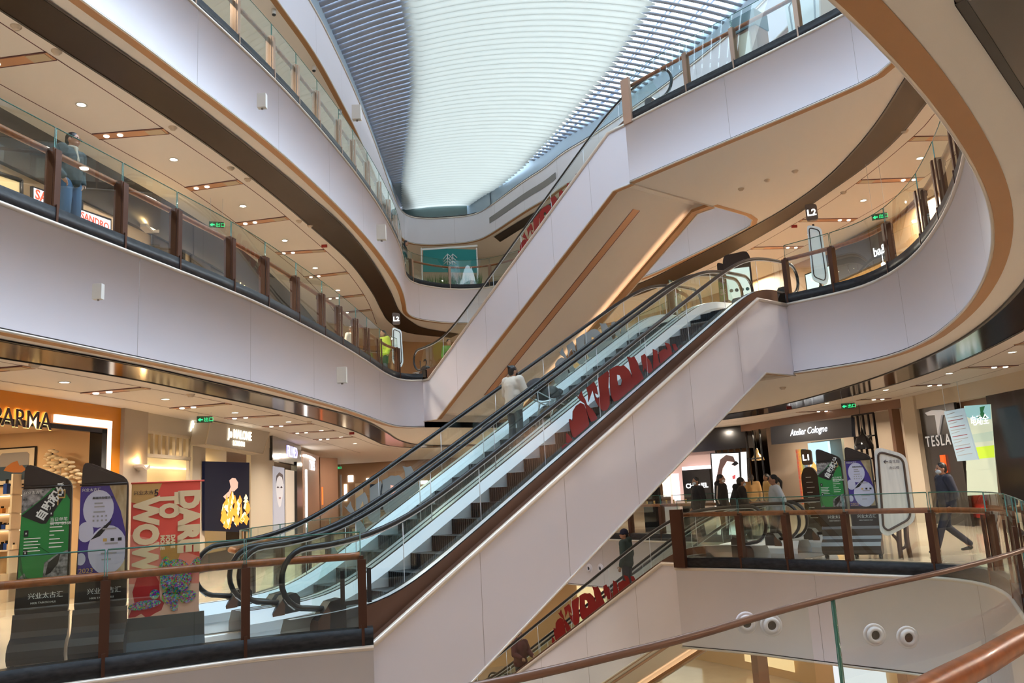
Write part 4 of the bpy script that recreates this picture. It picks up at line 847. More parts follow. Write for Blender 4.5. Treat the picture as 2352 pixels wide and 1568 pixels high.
# ---- second level shops
W7=[('SA',78,430,112,478),('SANDRO',183,480,254,535)]
for k,(st,x0,y0,x1,y1) in enumerate(W7):
    p,t,n=on_edge(F2,(x0+x1)/2,(y0+y1)/2); Wl=Wall(p-t*3,p+t*3); o=thing('display_screen','white display screen with red letters %s in the second level window'%('cut off at left' if k==0 else 'spelling a fashion name'),'screen',Wl.P(*Wl.uv(x0,y1,.25),.25))
    sl=(x1-x0)*.36
    mb=MB(); Wl.poly(mb,[(x0-3,y0-3),(x1+2,y0+sl-3),(x1+2,y1+sl+14),(x0-3,y1+18)],.2,.26); mb.build('bezel',m_blk,o)
    mb=MB(); Wl.poly(mb,[(x0,y0+1),(x1,y0+sl+1),(x1,y1+sl+10),(x0,y1+14)],.26,.265); mb.build('lit_panel',emis('white_screen',(.85,.9,1),1.0),o)
    Wl.text(st,x0+3,y0+21+(4 if k==0 else 0),x1-3,emis('red_letters',(1,.10,.04),.8),o,.28,off=.02)
m_frame=mat('window_frame_black',(.015,.014,.014),.4)
def win2(P,pts,label,m,name='shop_window',d=.05):
    c=[sum(q[0] for q in pts)/4,sum(q[1] for q in pts)/4]; e=on_edge(P,*c)
    if not e: return
    p,t,n=e; Wl=Wall(p-t*3,p+t*3); o=thing(name,label,'shop window',p); mb=MB(); q=[Wl.uv(x,y,d) for x,y in pts]; mb.prism(q,lambda u,z,dd:Wl.P(u,z,dd),d-.04,d); mb.build('window_pane',m,o)
    mb=MB(); 
    for a,b in zip(q,q[1:]+q[:1]): mb.tube([Wl.P(*a,d+.02),Wl.P(*b,d+.02)],.045,4)
    mb.build('window_frame',m_frame,o); return o,Wl
win2(F2,[(-60,380),(47,415),(47,470),(-60,470)],'black framed lit shop window at the left edge of the second level',emis('window_beige',(.75,.55,.28),.8))
win2(F2,[(185,360),(283,430),(283,560),(185,540)],'tall black framed beige window behind the standing man',m_beige)
win2(F2,[(350,465),(420,500),(420,600),(350,590)],'dark shop window right of the wall lamp on the second level',mat('dark_window',(.05,.045,.045),.2))
win2(F2,[(440,510),(526,560),(526,650),(440,625)],'dark shop window with beige inner panel on the second level',mat('dark_window',(.05,.045,.045),.2))
p,t,n=on_edge(F2,335,520); sconce(Wall(p-t*3,p+t*3),335,527,'lit wing shaped wall lamp between the second level shop windows',.5)
p,t,n=on_edge(F2,560,655); Wl=Wall(p-t*3,p+t*3); Wl.text('CC8',551,666,574,emis('gold_letters',(1,.75,.3),3),None,.1,'gold_lettering'); o=C.objects[-1] if 0 else [x for x in C.objects if x.name.startswith('gold_lettering')][0]; tag(o,'small glowing gold shop lettering low on the left second level wall','sign')
# right second level: navy shop header with white letters, bright screens
for args in ([(1795,600),(1850,590),(1925,560),(1925,640)],):
    pass
e=on_edge(F2R,1975,580); p,t,n=e; W8=Wall(p-t*4,p+t*4)
s9=thing('fashion_shop','navy fashion shop header with white rounded lettering on the right second level','shop front',W8.P(4,H2,0))
mb=MB(); W8.poly(mb,[(1890,590),(2020,520),(2045,590),(1925,645),(1880,655)],.02,.2); mb.build('navy_header',mat('slate_navy',(.025,.03,.045),.4),s9)
W8.text('ba&sh',2008,590,2056,emis('script_white',(1,1,1),2.5),s9,.24,off=.01)
mb=MB(); W8.poly(mb,[(1925,648),(2040,590),(2060,600),(2060,640),(1930,680)],.0,.05); mb.build('lit_interior',emis('amber_inside',(.75,.38,.12),.6),s9)
mb=MB(); c=W8.P(*W8.uv(2029,607,.4),.4); mb.ball(c,.07,8,6); mb.tube([c,c+UP*.4],.008,4); tag(mb.build('pendant_bulb',e_white),'bare bright bulb hanging inside the navy fashion shop','lamp')
W9=Wall((8.6,24.5),(12,22)); o=thing('display_screen','pale green glowing screen behind the upper escalator landing','screen',W9.P(*W9.uv(1880,660,0),0))
mb=MB(); W9.poly(mb,[(1848,630),(1912,606),(1918,656),(1853,672)],-.06,0); mb.build('screen_body',m_frame,o); mb=MB(); W9.poly(mb,[(1850,632),(1910,609),(1916,653),(1855,668)],0,.01); mb.build('screen_image',emis('mint_screen',(.62,.85,.78),1.1),o); W9.text('Cam 元',1863,646,1900,emis('cream_letters',(1,.95,.75),1.5),o,.02)
# third level: teal banner on a frame, grass planters
WB=Wall((-3.2,37.6),(1.5,37.4)); o=thing('fabric_banner','teal fabric banner with white twin tree emblem on the far third level','banner',WB.P(1.5,H3,0))
mb=MB(); WB.poly(mb,[(972,569),(1094,573),(1096,626),(972,624)],0,.03); mb.build('cloth',mat('teal_cloth',(.01,.22,.22),.7),o)
mb=MB(); WB.box(mb,*sorted((WB.uv(968,570)[0],WB.uv(1097,570)[0])),WB.uv(1030,571)[1],WB.uv(1030,567)[1],-.02,.04); 
for x in (969,1096): WB.box(mb,WB.uv(x,600)[0]-.03,WB.uv(x,600)[0]+.03,H3,WB.uv(x,569)[1],-.03,.03)
mb.build('white_frame',m_white,o)
mb=MB(); T=lambda L:mb.tube([WB.P(*WB.uv(x,y,.04),.04) for x,y in L],.022,4)
for cx in (1028,1040):
    T([(cx-10,595),(cx,583),(cx+10,592)]); T([(cx,583),(cx,608)]); T([(cx-9,601),(cx,591),(cx+8,599)]); T([(cx-9,607),(cx,599),(cx+8,606)])
mb.build('tree_emblem',m_wht,o); WB.text('KOLON SPORT',1017,617,1053,m_wht,o,.04)
m_grass=mat('grass_green',(.06,.16,.04),.6)
for k,(x0,x1) in enumerate([(972,988),(989,1003),(1004,1018),(1019,1033),(1034,1048),(1049,1063),(1064,1078),(1090,1106)]):
    u0=WB.uv(x0,640,.5)[0]; u1=WB.uv(x1,640,.5)[0]; o=thing('grass_planter','low white planter of tall green grass before the teal banner, %s'%['leftmost','second from left','third from left','fourth from left','fourth from right','third from right','second from right','rightmost'][k],'planter',WB.P((u0+u1)/2,H3,.5),0,'grass planters below the banner')
    mb=MB(); WB.box(mb,min(u0,u1)+.02,max(u0,u1)-.02,H3,H3+.35,.35,.65); mb.build('planter_box',m_white,o)
    mb=MB()
    for j in range(70):
        u=random.uniform(min(u0,u1),max(u0,u1)); d=random.uniform(.4,.6); h=random.uniform(.4,.85); l=random.uniform(-.12,.12)
        a=WB.P(u,H3+.3,d); mb.add([a+WB.t*.012,a-WB.t*.012,WB.P(u+l,H3+.3+h,d+l)],[(0,1,2)])
    g=mb.build('grass',m_grass,o)
# lower level: walls, glow strips beneath the ground slab
mb=MB(); ribbon(mb,crm([(-9,24),(-4,33),(4,36),(9,30),(13,18)]),HL,-1.65); struct('wall_lower',mb,mat('lower_warm_wall',(.55,.38,.20),.5))
mb=MB(); ribbon(mb,offs(E1B,-.35),-1.62,-1.56); A2=offs(E1B,-.22); strip(mb,offs(E1B,-.36),offs(E1B,-.2),-1.60); struct('trim_glow_far',mb,emis('cove_lamp',(1,.66,.36),2.2))
q=[p for p in E1A if p.x>3 and p.y>9]; mb=MB(); strip(mb,offs(q,-.45),offs(q,-.25),-1.665); struct('trim_glow_near',mb,emis('cove_lamp',(1,.66,.36),2.2))

# third level bridge: a glazed kiosk cabinet and a leaning white panel behind the rail
p=on_wall(1722,60,Vector((5.6,17.6,0)),Vector((.64,-.77,0)).cross(UP).normalized()*1.0) if 0 else on_edge([q+Vector((.45,.38)) for q in E3L if q.y<19.6 and q.x>3],1722,80)[0]
p.z=H3; o=thing('kiosk_cabinet','tan glazed kiosk cabinet standing behind the upper right bridge rail','cabinet',p); a=-.87
mb=MB(); mb.box(p+UP*.45,(.62,.5,.9),a); mb.build('cabinet_body',mat('kiosk_tan',(.35,.20,.12),.5),o); mb=MB(); mb.box(p+UP*1.1,(.66,.54,.38),a); mb.build('glazed_top',mat('kiosk_glass',(.12,.18,.20),.1),o); mb=MB(); mb.box(p+Vector((-.2,-.2,.5)),(.30,.06,.6),a); mb.build('cream_panel',m_beige2,o)
q=on_edge([q+Vector((.55,.45)) for q in E3L if q.y<19.6 and q.x>3],1845,30)[0]; q.z=H3; o=thing('notice_board','white rounded notice board with grey outline on the upper right bridge','board',q)
t=Vector((.62,-.78,0)); n=Vector((-.78,-.62,0)); f=lambda u,h,d:q+t*u+UP*h+n*d
mb=MB(); mb.prism([(-.35,.1),(.35,.1),(.45,1.2),(.3,1.3),(-.25,1.3),(-.38,1.2)],f,0,.06); mb.build('board_panel',m_white,o); mb=MB(); mb.tube([f(u,h,.065) for u,h in ((-.25,.25),(.26,.25),(.34,1.1),(.25,1.18),(-.2,1.18),(-.28,1.1))],.02,5,closed=True); mb.build('outline',m_grey,o)
# ================================================================ free-standing signs, poster stands, devices
def rounded(pts,r,n=4):
    out=[]; N=len(pts)
    for i in range(N):
        a,b,c=[Vector(pts[k%N]) for k in (i-1,i,i+1)]; u=(a-b); v=(c-b); rr=min(r,u.length*.45,v.length*.45); p=b+u.normalized()*rr; q=b+v.normalized()*rr
        for k in range(n+1):
            t=k/n; x=p*(1-t)**2+b*2*t*(1-t)+q*t*t; out.append((x.x,x.y))
    return out
m_std=mat('dark_bronze_stand',(.05,.04,.035),.35,.5); m_green=mat('green_print',(.02,.22,.05),.35); m_foil=mat('silver_foil_print',(.35,.35,.36),.4,noise=((.02,.02,.02),),scale=22)
m_purple=mat('purple_print',(.05,.03,.22),.35); m_lav=mat('lavender_print',(.50,.52,.66),.4); m_gold=mat('gold_drape_print',(.28,.20,.09),.4,noise=((.5,.42,.28),(3,1,1)),scale=4)
m_pwhite=mat('print_white',(.75,.78,.75),.5); m_pblk=mat('print_black',(.012,.012,.014),.4); m_goldl=mat('gold_line',(.55,.36,.1),.4)
def stand(a,b,z,label,kind,H=2.2):
    # a,b: left and right foot of the front face as seen from the front
    a=Vector(a[:2]); b=Vector(b[:2]); t=(b-a).normalized(); n=Vector((t.y,-t.x)); w=(b-a).length
    o=thing('poster_stand',label,'poster stand',v3((a+b)/2,z))
    f=lambda u,h,d:v3(a+t*u+n*d,z+h)
    # scroll base: a profile in depth and height swept across the width
    prof=[(.16,.10),(.20,.16),(.20,.24),(.15,.31),(.06,.36),(.03,.42),(.02,.55),(0,.60),(-.05,.60),(-.05,.12),(0,.08),(.1,.07)]
    mb=MB(); lo=[f(0,h,d) for d,h in prof]; hi=[f(w,h,d) for d,h in prof]; k=len(prof)
    mb.add(lo+hi,[tuple(range(k-1,-1,-1)),tuple(range(k,2*k))]); mb.add(lo+hi,[(i,(i+1)%k,k+(i+1)%k,k+i) for i in range(k)],0); mb.build('scroll_base',mat('brushed_bronze',(.10,.085,.075),.28,.8),o)
    mb=MB(); mb.prism(rounded([(.01,.55),(w-.01,.55),(w-.02,H-.22),(.05,H)],.10),f,-.06,.0); mb.build('back_panel',m_std,o)
    mb=MB(); g=lambda u,h,d:f(u,h,d); mb.prism(rounded([(.04,H-.26),(w-.05,H-.26),(w-.06,H-.24),(.09,H-.05)],.05),g,0,.012); mb.tube([f(.03,H-.28,.02),f(w-.03,H-.28,.02)],.008,5); mb.build('hood',m_std,o)
    p0,p1=.98,H-.30; P=lambda u,v,d:f(.035+(w-.07)*u,p0+(p1-p0)*v,d)
    mb=MB(); R=lambda L,d,mi:mb.prism(L,P,d,d+.001,mi); txt=[]
    if kind=='green':
        R([(0,0),(1,0),(1,1),(0,1)],.002,0); R([(0,.72),(.0,1),(.62,1),(.35,.86)],.004,1); R([(0,.70),(.70,1),(1,1),(.52,.60),(.42,.60)],.006,2); R([(1,.86),(1,1),(.84,1)],.007,2)
        R([(0,.0),(.12,.06),(.16,0)],.004,1); R([(.5,0),(.52,.16),(.75,.24),(1,.29),(1,0)],.004,1); R([(.55,.02),(.6,.16),(.85,.26),(.8,.14),(.65,.04)],.006,2)
        R([(.0,.50),(.04,.48),(.7,.24),(.66,.24)],.004,3); R([(0,.3),(.05,.2),(.1,.05),(.2,.0),(.12,.0),(.02,.1)],.004,3)
        for x,y in ((.62,.71),(.12,.50),(.12,.28)): R([(x-.045,y-.035),(x+.045,y-.035),(x+.045,y+.035),(x-.045,y+.035)],.005,2); R([(x-.012,y-.01),(x+.012,y-.01),(x+.012,y+.01),(x-.012,y+.01)],.007,4)
        for k in range(7): R([(.60,.60-.045*k-.006),(.60+(.34,.26,.3,.1,.22,.3,.26)[k],.60-.045*k-.006),(.60+(.34,.26,.3,.1,.22,.3,.26)[k],.60-.045*k+.006),(.60,.60-.045*k+.006)],.005,4)
        for k in range(5): R([(.08,.44-.035*k-.005),(.42-.05*(k%2),.44-.035*k-.005),(.42-.05*(k%2),.44-.035*k+.005),(.08,.44-.035*k+.005)],.005,4)
        R([(.74,.80),(.76,.80),(.76,.98),(.74,.98)],.008,5); R([(.74,.96),(.90,.96),(.90,.98),(.74,.98)],.008,5); R([(.88,.88),(.90,.88),(.90,.98),(.88,.98)],.008,5); R([(.74,.88),(.90,.88),(.90,.895),(.74,.895)],.008,5)
        mb.build('green_poster',[m_green,m_foil,m_pblk,mat('dark_green_fold',(.01,.10,.025),.4),m_pwhite,m_goldl],o)
        d=(t*math.cos(1.0)+Vector((0,0)));x3=Vector((d.x,d.y,math.sin(1.0)));y3=Vector((t.x*-math.sin(1.0),t.y*-math.sin(1.0),math.cos(1.0)))
        q=P(.43,.63,.012); text('自助积分',.115,q,x3,y3,m_pwhite,o,'poster_lettering',.001,off=.004)
        q=P(.60,.625,.012); text('当日单笔\n满 RMB588',.045,q,v3(t,0),UP,m_pwhite,o,'poster_text',.001)
    else:
        R([(0,0),(1,0),(1,1),(0,1)],.002,0); R([(.62,1),(1,1),(1,.45),(.88,.7),(.74,.86)],.004,1); R([(1,0),(1,.14),(.8,.03),(.82,0)],.004,1)
        C_=lambda cx,cy,r,d,mi:R([(cx+r*math.cos(a_*PI/12),cy+r*.66*math.sin(a_*PI/12)) for a_ in range(24)],d,mi)
        C_(.40,.735,.33,.005,2); C_(.62,.28,.42,.005,2) if 0 else R([(.62+min(.38,.42*math.cos(a_*PI/12)),.26+.28*math.sin(a_*PI/12)) for a_ in range(24)],.005,2); R([(max(0,.14+.17*math.cos(a_*PI/10)),.475+.115*math.sin(a_*PI/10)) for a_ in range(20)],.006,2); R([(max(0,.06+.10*math.cos(a_*PI/10)),.17+.07*math.sin(a_*PI/10)) for a_ in range(20)],.006,2)
        R([(.25,.38),(.45,.42),(.66,.55),(.70,.60),(.55,.54),(.40,.47)],.007,3)
        for cx,y,ws in ((.42,.86,.30),(.40,.80,.18),(.42,.76,.22),(.42,.70,.25),(.65,.50,.3),(.7,.33,.28),(.65,.22,.34),(.6,.15,.2)): R([(cx-ws/2,y-.008),(cx+ws/2,y-.008),(cx+ws/2,y+.008),(cx-ws/2,y+.008)],.008,4)
        for i in range(4):
            for j in range(2): R([(.28+.09*i,.64-.05*j),(.32+.09*i,.64-.05*j),(.32+.09*i,.66-.05*j),(.28+.09*i,.66-.05*j)],.008,4)
        for i in range(3): R([(.52+.16*i,.355),(.6+.16*i,.355),(.6+.16*i,.39),(.52+.16*i,.39)],.009,3 if i else 5)
        mb.build('purple_poster',[m_purple,m_gold,m_lav,m_pblk,m_grey,m_goldl],o)
        text('2023',.075,P(.02,.01,.012),v3(t,0),UP,m_goldl,o,'poster_lettering',.001)
        text('高端卡办理条件',.032,P(.26,.85,.012),v3(t,0),UP,m_pblk,o,'poster_text',.001)
    text('兴业太古汇',.07,f(w*.25,.76,.004),v3(t,0),UP,m_pwhite,o,'mall_lettering',.001); text('HKRI TAIKOO HUI',.030,f(w*.30,.70,.004),v3(t,0),UP,m_pwhite,o,'mall_lettering_small',.001)
    text('兴业太古汇',.04,P(.03,.945,.012),v3(t,0),UP,m_pwhite,o,'poster_logo',.001)
    for u in (.05,w-.05):
        for d in (-.02,.12):
            mb=MB(); c=f(u,.035,d); mb.cyl(c-v3(t,0)*.015,c+v3(t,0)*.015,.033,None,12); mb.box(f(u,.075,d),(.04,.04,.03),math.atan2(t.y,t.x)); mb.build('caster',m_dark,o)
    return o
p0=on_level(22,1546,0); p1=on_level(288,1518,0); d=(p1-p0)
stand(p0,p0+d*.485,0,'poster stand with green points poster, leftmost behind the lower left balustrade','green',2.25)
stand(p0+d*.515,p1,0,'poster stand with purple poster, beside the red banner at lower left','purple',2.25)
r0=on_level(1896,1281,0); r1=on_level(2032,1281,0); d=(r1-r0)
stand(r0,r0+d*.49,0,'poster stand with green poster in front of the cologne shop at right','green',2.15)
stand(r0+d*.51,r1,0,'poster stand with purple poster beside the white sign at right','purple',2.15)
# roll-up banner
def banner():
    a=on_level(292,1509,0); b=on_level(468,1487,0); a2=Vector((a.x,a.y)); b2=Vector((b.x,b.y)); t=(b2-a2).normalized(); n=Vector((t.y,-t.x)); w=(b2-a2).length*.93
    o=thing('roll_up_banner','tall red banner with cream brush lettering and speckled figure beside the poster stands','banner',v3((a2+b2)/2,0))
    f=lambda u,h,d:v3(a2+t*u+n*d,h)
    prof=[(.12,.0),(.13,.03),(.04,.16),(0,.28),(-.02,.42),(-.06,.42),(-.06,.0)]; k=len(prof)
    lo=[f(-.02,h,d) for d,h in prof]; hi=[f(w+.06,h,d) for d,h in prof]; mb=MB(); mb.add(lo+hi,[tuple(range(k-1,-1,-1)),tuple(range(k,2*k))]+[(i,(i+1)%k,k+(i+1)%k,k+i) for i in range(k)]); mb.build('curved_base',mat('charcoal_metal',(.05,.055,.06),.3,.7),o)
    H0,H1=.40,1.97; P=lambda u,v,d:f(w*u,H0+(H1-H0)*v,-.04+d)
    mb=MB(); mb.prism([(0,0),(1,0),(1,1),(0,1)],P,-.004,0); mb.tube([P(-.01,1,0),P(1.06,1,0)],.012,6)
    mb.build('fabric',[mat('peach_red_fabric',(.80,.10,.07),.6)],o)
    mb=MB(); R=lambda L,d,mi:mb.prism(L,P,d,d+.001,mi)
    R([(0,.0),(1,0),(1,.42),(.62,.50),(.3,.58),(0,.62)],.002,0); R([(0,0),(1,0),(1,.22),(0,.26)],.004,1)
    R([(0,.02),(.08,.12),(.05,.2),(.12,.33),(.22,.38),(.34,.33),(.42,.26),(.44,.13),(.50,.10),(.46,.05),(.36,.03),(.26,.0),(.18,.04),(.1,.02)],.006,2)
    R([(0,.86),(0,1),(.44,1),(.36,.90),(.22,.82)],.004,3)
    R([(.57+.145*math.cos(a*PI/12),.47+.085*math.sin(a*PI/12)) for a in range(24)],.007,4)
    mb.build('print_shapes',[mat('coral',(.85,.27,.20),.6),mat('pale_peach',(.85,.52,.38),.6),mat('deep_red',(.50,.012,.015),.6),mat('gold_patch',(.62,.36,.12),.5),mat('brass_disc',(.50,.26,.06),.4)],o)
    m_let=mat('cream_brush',(.85,.68,.42),.6); x3=Vector((0,0,-1)); y3=v3(t,0)
    for s,u,v,sz in (('DARE',.70,.95,.31),('TO',.42,.93,.29),('WOW',.06,.90,.36)):
        w0=text(s,sz,P(u,v-.02,.010),x3,y3,m_let,o,'brush_lettering',.001,off=.022)
        L={'DARE':.74,'TO':.31,'WOW':.90}[s]
        hs=[x.co.z for x in w0.data.vertices]; top,bot=max(hs),min(hs); sc_=L/(top-bot)
        for vv in w0.data.vertices: vv.co.z=top+(vv.co.z-top)*sc_
    for k,s in enumerate(('DARE','FOR','MORE')): text(s,.062,P(.58-.075*k,.60,.010),x3,y3,m_let,o,'small_brush_lettering',.001,off=.004)
    text('兴业太古汇',.055,P(.03,.915,.010),y3,UP,m_ltr,o,'logo_lettering',.001); text('5',.11,P(.32,.90,.010),y3,UP,m_ltr,o,'logo_numeral',.001); text('HKRI',.032,P(.60,.035,.010),y3,UP,m_red,o,'sponsor_lettering',.001)
    # speckled long-eared balloon-like figure printed low on the banner (plain invented shape)
    mb=MB(); E=lambda cx,cy,rx,ry,an=0:mb.prism([(cx+rx*math.cos(a*PI/10)*math.cos(an)-ry*math.sin(a*PI/10)*math.sin(an),cy+(rx*math.cos(a*PI/10)*math.sin(an)+ry*math.sin(a*PI/10)*math.cos(an))*.72) for a in range(20)],P,.012,.02)
    E(.66,.28,.23,.19); E(.48,.37,.11,.06,1.0); E(.93,.36,.11,.055,.7); E(.60,.15,.14,.09); E(.22,.10,.23,.045,.05); E(.84,.13,.12,.06,.2); E(.64,.07,.06,.05); E(.36,.17,.07,.05)
    M=mat('multicolour_speckle',(.03,.08,.22),.4); nt=M.node_tree; tc=nt.nodes.new('ShaderNodeTexCoord'); vo=nt.nodes.new('ShaderNodeTexVoronoi'); vo.inputs['Scale'].default_value=70; hs=nt.nodes.new('ShaderNodeHueSaturation'); hs.inputs['Saturation'].default_value=1.3; hs.inputs['Value'].default_value=.55
    nt.links.new(tc.outputs['Object'],vo.inputs['Vector']); nt.links.new(vo.outputs['Color'],hs.inputs['Color']); nt.links.new(hs.outputs[0],nt.nodes['Principled BSDF'].inputs['Base Color'])
    mb.build('speckled_figure',M,o)
banner()
# level totems
def totem(x,y,z,ang,H,st,label,panel=True,tree=False):
    t=Vector((math.cos(ang),math.sin(ang))); n=Vector((t.y,-t.x)); c=Vector((x,y)); f=lambda u,h,d:v3(c+t*u+n*d,z+h)
    o=thing('level_totem',label,'sign',(x,y,z)); mb=MB(); mb.tube([f(0,0,-.03),f(0,H-.5,-.03)],.028,8); mb.build('pole',m_std,o)
    mb=MB(); mb.prism(rounded([(-.13,H-.42),(.13,H-.42),(.13,H-.04),(-.13,H)],.06),f,-.05,.05); h=mb.build('level_head',mat('head_bronze',(.13,.095,.075),.4,.4),o)
    g=text(st,.21,f(-.105,H-.30,.054),v3(t,0),UP,emis('level_glow',(1,1,.95),2),h,'lettering',.003,off=.006)
    if panel:
        mb=MB(); mb.prism(rounded([(-.17,.62),(.12,.45),(.20,.62),(.17,H-.62),(-.14,H-.50)],.10),f,-.06,.04); mb.build('sign_panel',mat('sign_white_glow',(.70,.78,.80),.4,emit=(.7,.85,.9),es=.12),o)
        L=rounded([(-.12,.68),(.10,.55),(.14,.68),(.12,H-.68),(-.10,H-.58)],.08); mb=MB(); mb.tube([f(u,h2,.045) for u,h2 in L],.013,5,closed=True); mb.build('border_line',m_std,o)
    return o
def facing(p): return math.atan2(p[1],p[0])-PI/2
P_=on_level(915,868,H2); c=EYE+(P_-EYE)*1.02
q=on_wall(912,800,Vector((0,27.4,0)),Vector((0,1,0))); totem(q.x,q.y,H2,facing(q),2.35,'L2','dark level two totem with white rounded panel at the left gallery corner')
q=on_wall(1878,600,Vector((0,18.6,0)),Vector((0,1,0))); totem(q.x,q.y,H2,facing(q),2.45,'L2','level two totem with white rounded panel on the right gallery')
q=on_level(1875,1235,0); totem(q.x,q.y,0,facing(q)-.3,2.3,'L1','dark level one totem standing beside the green poster stand at right',False)
mb=MB(); 
q=on_level(362,1300,0); o=totem(q.x,q.y,0,facing(q),1.95,'L1','level one totem with pale edge behind the red banner at left',False)
# right totem body of the dark directory
o=[x for x in C.objects if x.name.startswith('level_totem')][2]; q=on_level(1875,1235,0)
t=Vector((math.cos(facing(q)-.3),math.sin(facing(q)-.3))); n=Vector((t.y,-t.x)); c=Vector((q.x,q.y)); f=lambda u,h,d:v3(c+t*u+n*d,h)
mb=MB(); mb.prism(rounded([(-.20,.1),(.24,.1),(.24,1.62),(.1,1.82),(-.1,1.82),(-.20,1.6)],.1),f,-.08,.04); b=mb.build('directory_body',m_std,o)
mb=MB()
for k in range(9): mb=MB(); mb.prism([(-.08,1.55-.13*k),(.06+.03*(k%3),1.55-.13*k),(.06+.03*(k%3),1.562-.13*k),(-.08,1.562-.13*k)],f,.041,.045); mb.build('print_line',m_pwhite,b)
# large leaning white direction sign on branching legs
q=on_level(2075,1281,0); a=facing(q)+.12; t=Vector((math.cos(a),math.sin(a))); n=Vector((t.y,-t.x)); c=Vector((q.x,q.y)); S=q.y/F*1.02
o=thing('direction_sign','large white rounded direction sign with brown border on branching legs at right','sign',q)
f=lambda u,h,d:v3(c+t*u+n*d,h); W_=Wall(c,c+t)
def g(x,y,d=.1):
    u,z=W_.uv(x,y,d); return (u,z)
pts=[g(2008,1024),g(2082,1044),g(2104,1198),g(2038,1232),g(2022,1222)]
mb=MB(); mb.prism(rounded(pts,.16,5),lambda u,z,d:W_.P(u,z,d),.0,.1); mb.build('sign_panel',mat('pale_wood_white',(.62,.64,.62),.45,noise=((.74,.75,.72),(9,9,.6)),scale=3),o)
L=rounded([g(2016,1036,.11),g(2074,1052,.11),g(2092,1190,.11),g(2040,1218,.11),g(2029,1210,.11)],.12,5); mb=MB(); mb.tube([W_.P(u,z,.105) for u,z in L],.022,6,closed=True); mb.build('border_line',mat('border_brown',(.06,.035,.025),.5),o)
for s,x0,y,x1 in (('南花园',2042,1063,2066),('办公楼',2043,1077,2066)): W_.text(s,x0,y,x1,m_ltr,o,.12,ext=.001)
mb=MB(); mb.tube([W_.P(*g(2040,1060,.11),.11),W_.P(*g(2030,1060,.11),.11)],.006,4); mb.tube([W_.P(*g(2034,1056,.11),.11),W_.P(*g(2030,1060,.11),.11),W_.P(*g(2034,1064,.11),.11)],.006,4); mb.build('arrow',m_ltr,o)
mb=MB(); A_=lambda x,y:W_.P(*g(x,y,-.02),-.04)
mb.tube([A_(2064,1205),A_(2066,1245),A_(2070,1281)],.045,8); mb.tube([A_(2050,1226),A_(2062,1240),A_(2067,1256)],.03,8); mb.tube([A_(2080,1195),A_(2083,1240),A_(2092,1281)],.045,8); mb.tube([A_(2068,1262),A_(2080,1256),A_(2084,1240)],.03,8); mb.build('branching_legs',mat('leg_bronze',(.10,.06,.045),.4,.4),o)
# wall sensors on the fascias
for k,(x,y,P,nm,s) in enumerate([(600,229,E3L,'on the upper left fascia below the third level posts',1),(222,668,E2L,'on the left second level fascia, largest in view',1),(784,860,E2L,'low on the left second level fascia near its corner',1),(875,532,E3L,'on the far end of the upper left fascia',1),(818,256,E4,'high on the topmost left fascia under the louvres',1)]):
    e=on_edge([q for q in P if q.y>8.6],x,y); p,t,n=e
    if n.dot(Vector((0,15,0))-Vector((p.x,p.y,0)))<0: n=-n
    ang=math.atan2(t.y,t.x); o=thing('wall_sensor','white wall sensor box '+nm,'sensor',p,0,None); mb=MB(); mb.box(p+n*.035,(.10,.07,.17),ang); mb.build('housing',m_white,o); mb=MB(); mb.box(p+n*.073+UP*.045,(.05,.006,.05),ang); mb.build('display_face',m_dark,o); mb=MB(); mb.cyl(p+n*.04-UP*.10,p+n*.04-UP*.085,.012,None,8); mb.build('cable_stub',m_joint,o)
# air nozzles
for k,(x,y,P,nm) in enumerate([(1714,1430,E1A,'left one of the pair on the right ground level fascia'),(1771,1435,E1A,'right one of the pair on the right ground level fascia'),(2008,1457,E1A,'left one seen through the nearest glass'),(2084,1463,E1A,'right one seen through the nearest glass'),(1354,1305,E1B,'left one of the far pair below the central escalators'),(1380,1305,E1B,'right one of the far pair, just behind the lower handrail')]):
    e=on_edge([q for q in P if q.y>9],x,y)
    if not e: continue
    p,t,n=e
    if n.dot(EYE-p)<0: n=-n
    M=Matrix((t,Vector((0,0,1)).cross(n) if 0 else UP.cross(t).normalized(),UP)).transposed(); z=n; xx=UP.cross(z).normalized(); M=Matrix((xx,UP,z)).transposed()
    o=thing('air_nozzle','round pink air nozzle, '+nm,'air nozzle',p)
    r=.115 if k<4 else .15
    mb=MB(); mb.lathe(p,[(r,0),(r,.012),(r*.86,.022),(r*.74,.012),(r*.74,.03),(r*.60,.05),(r*.42,.052),(r*.40,.02)],24,0,M); mb.build('ring',m_fascia,o); mb=MB(); mb.lathe(p,[(.001,.018),(r*.41,.022)],20,0,M); mb.build('opening',m_dark,o)
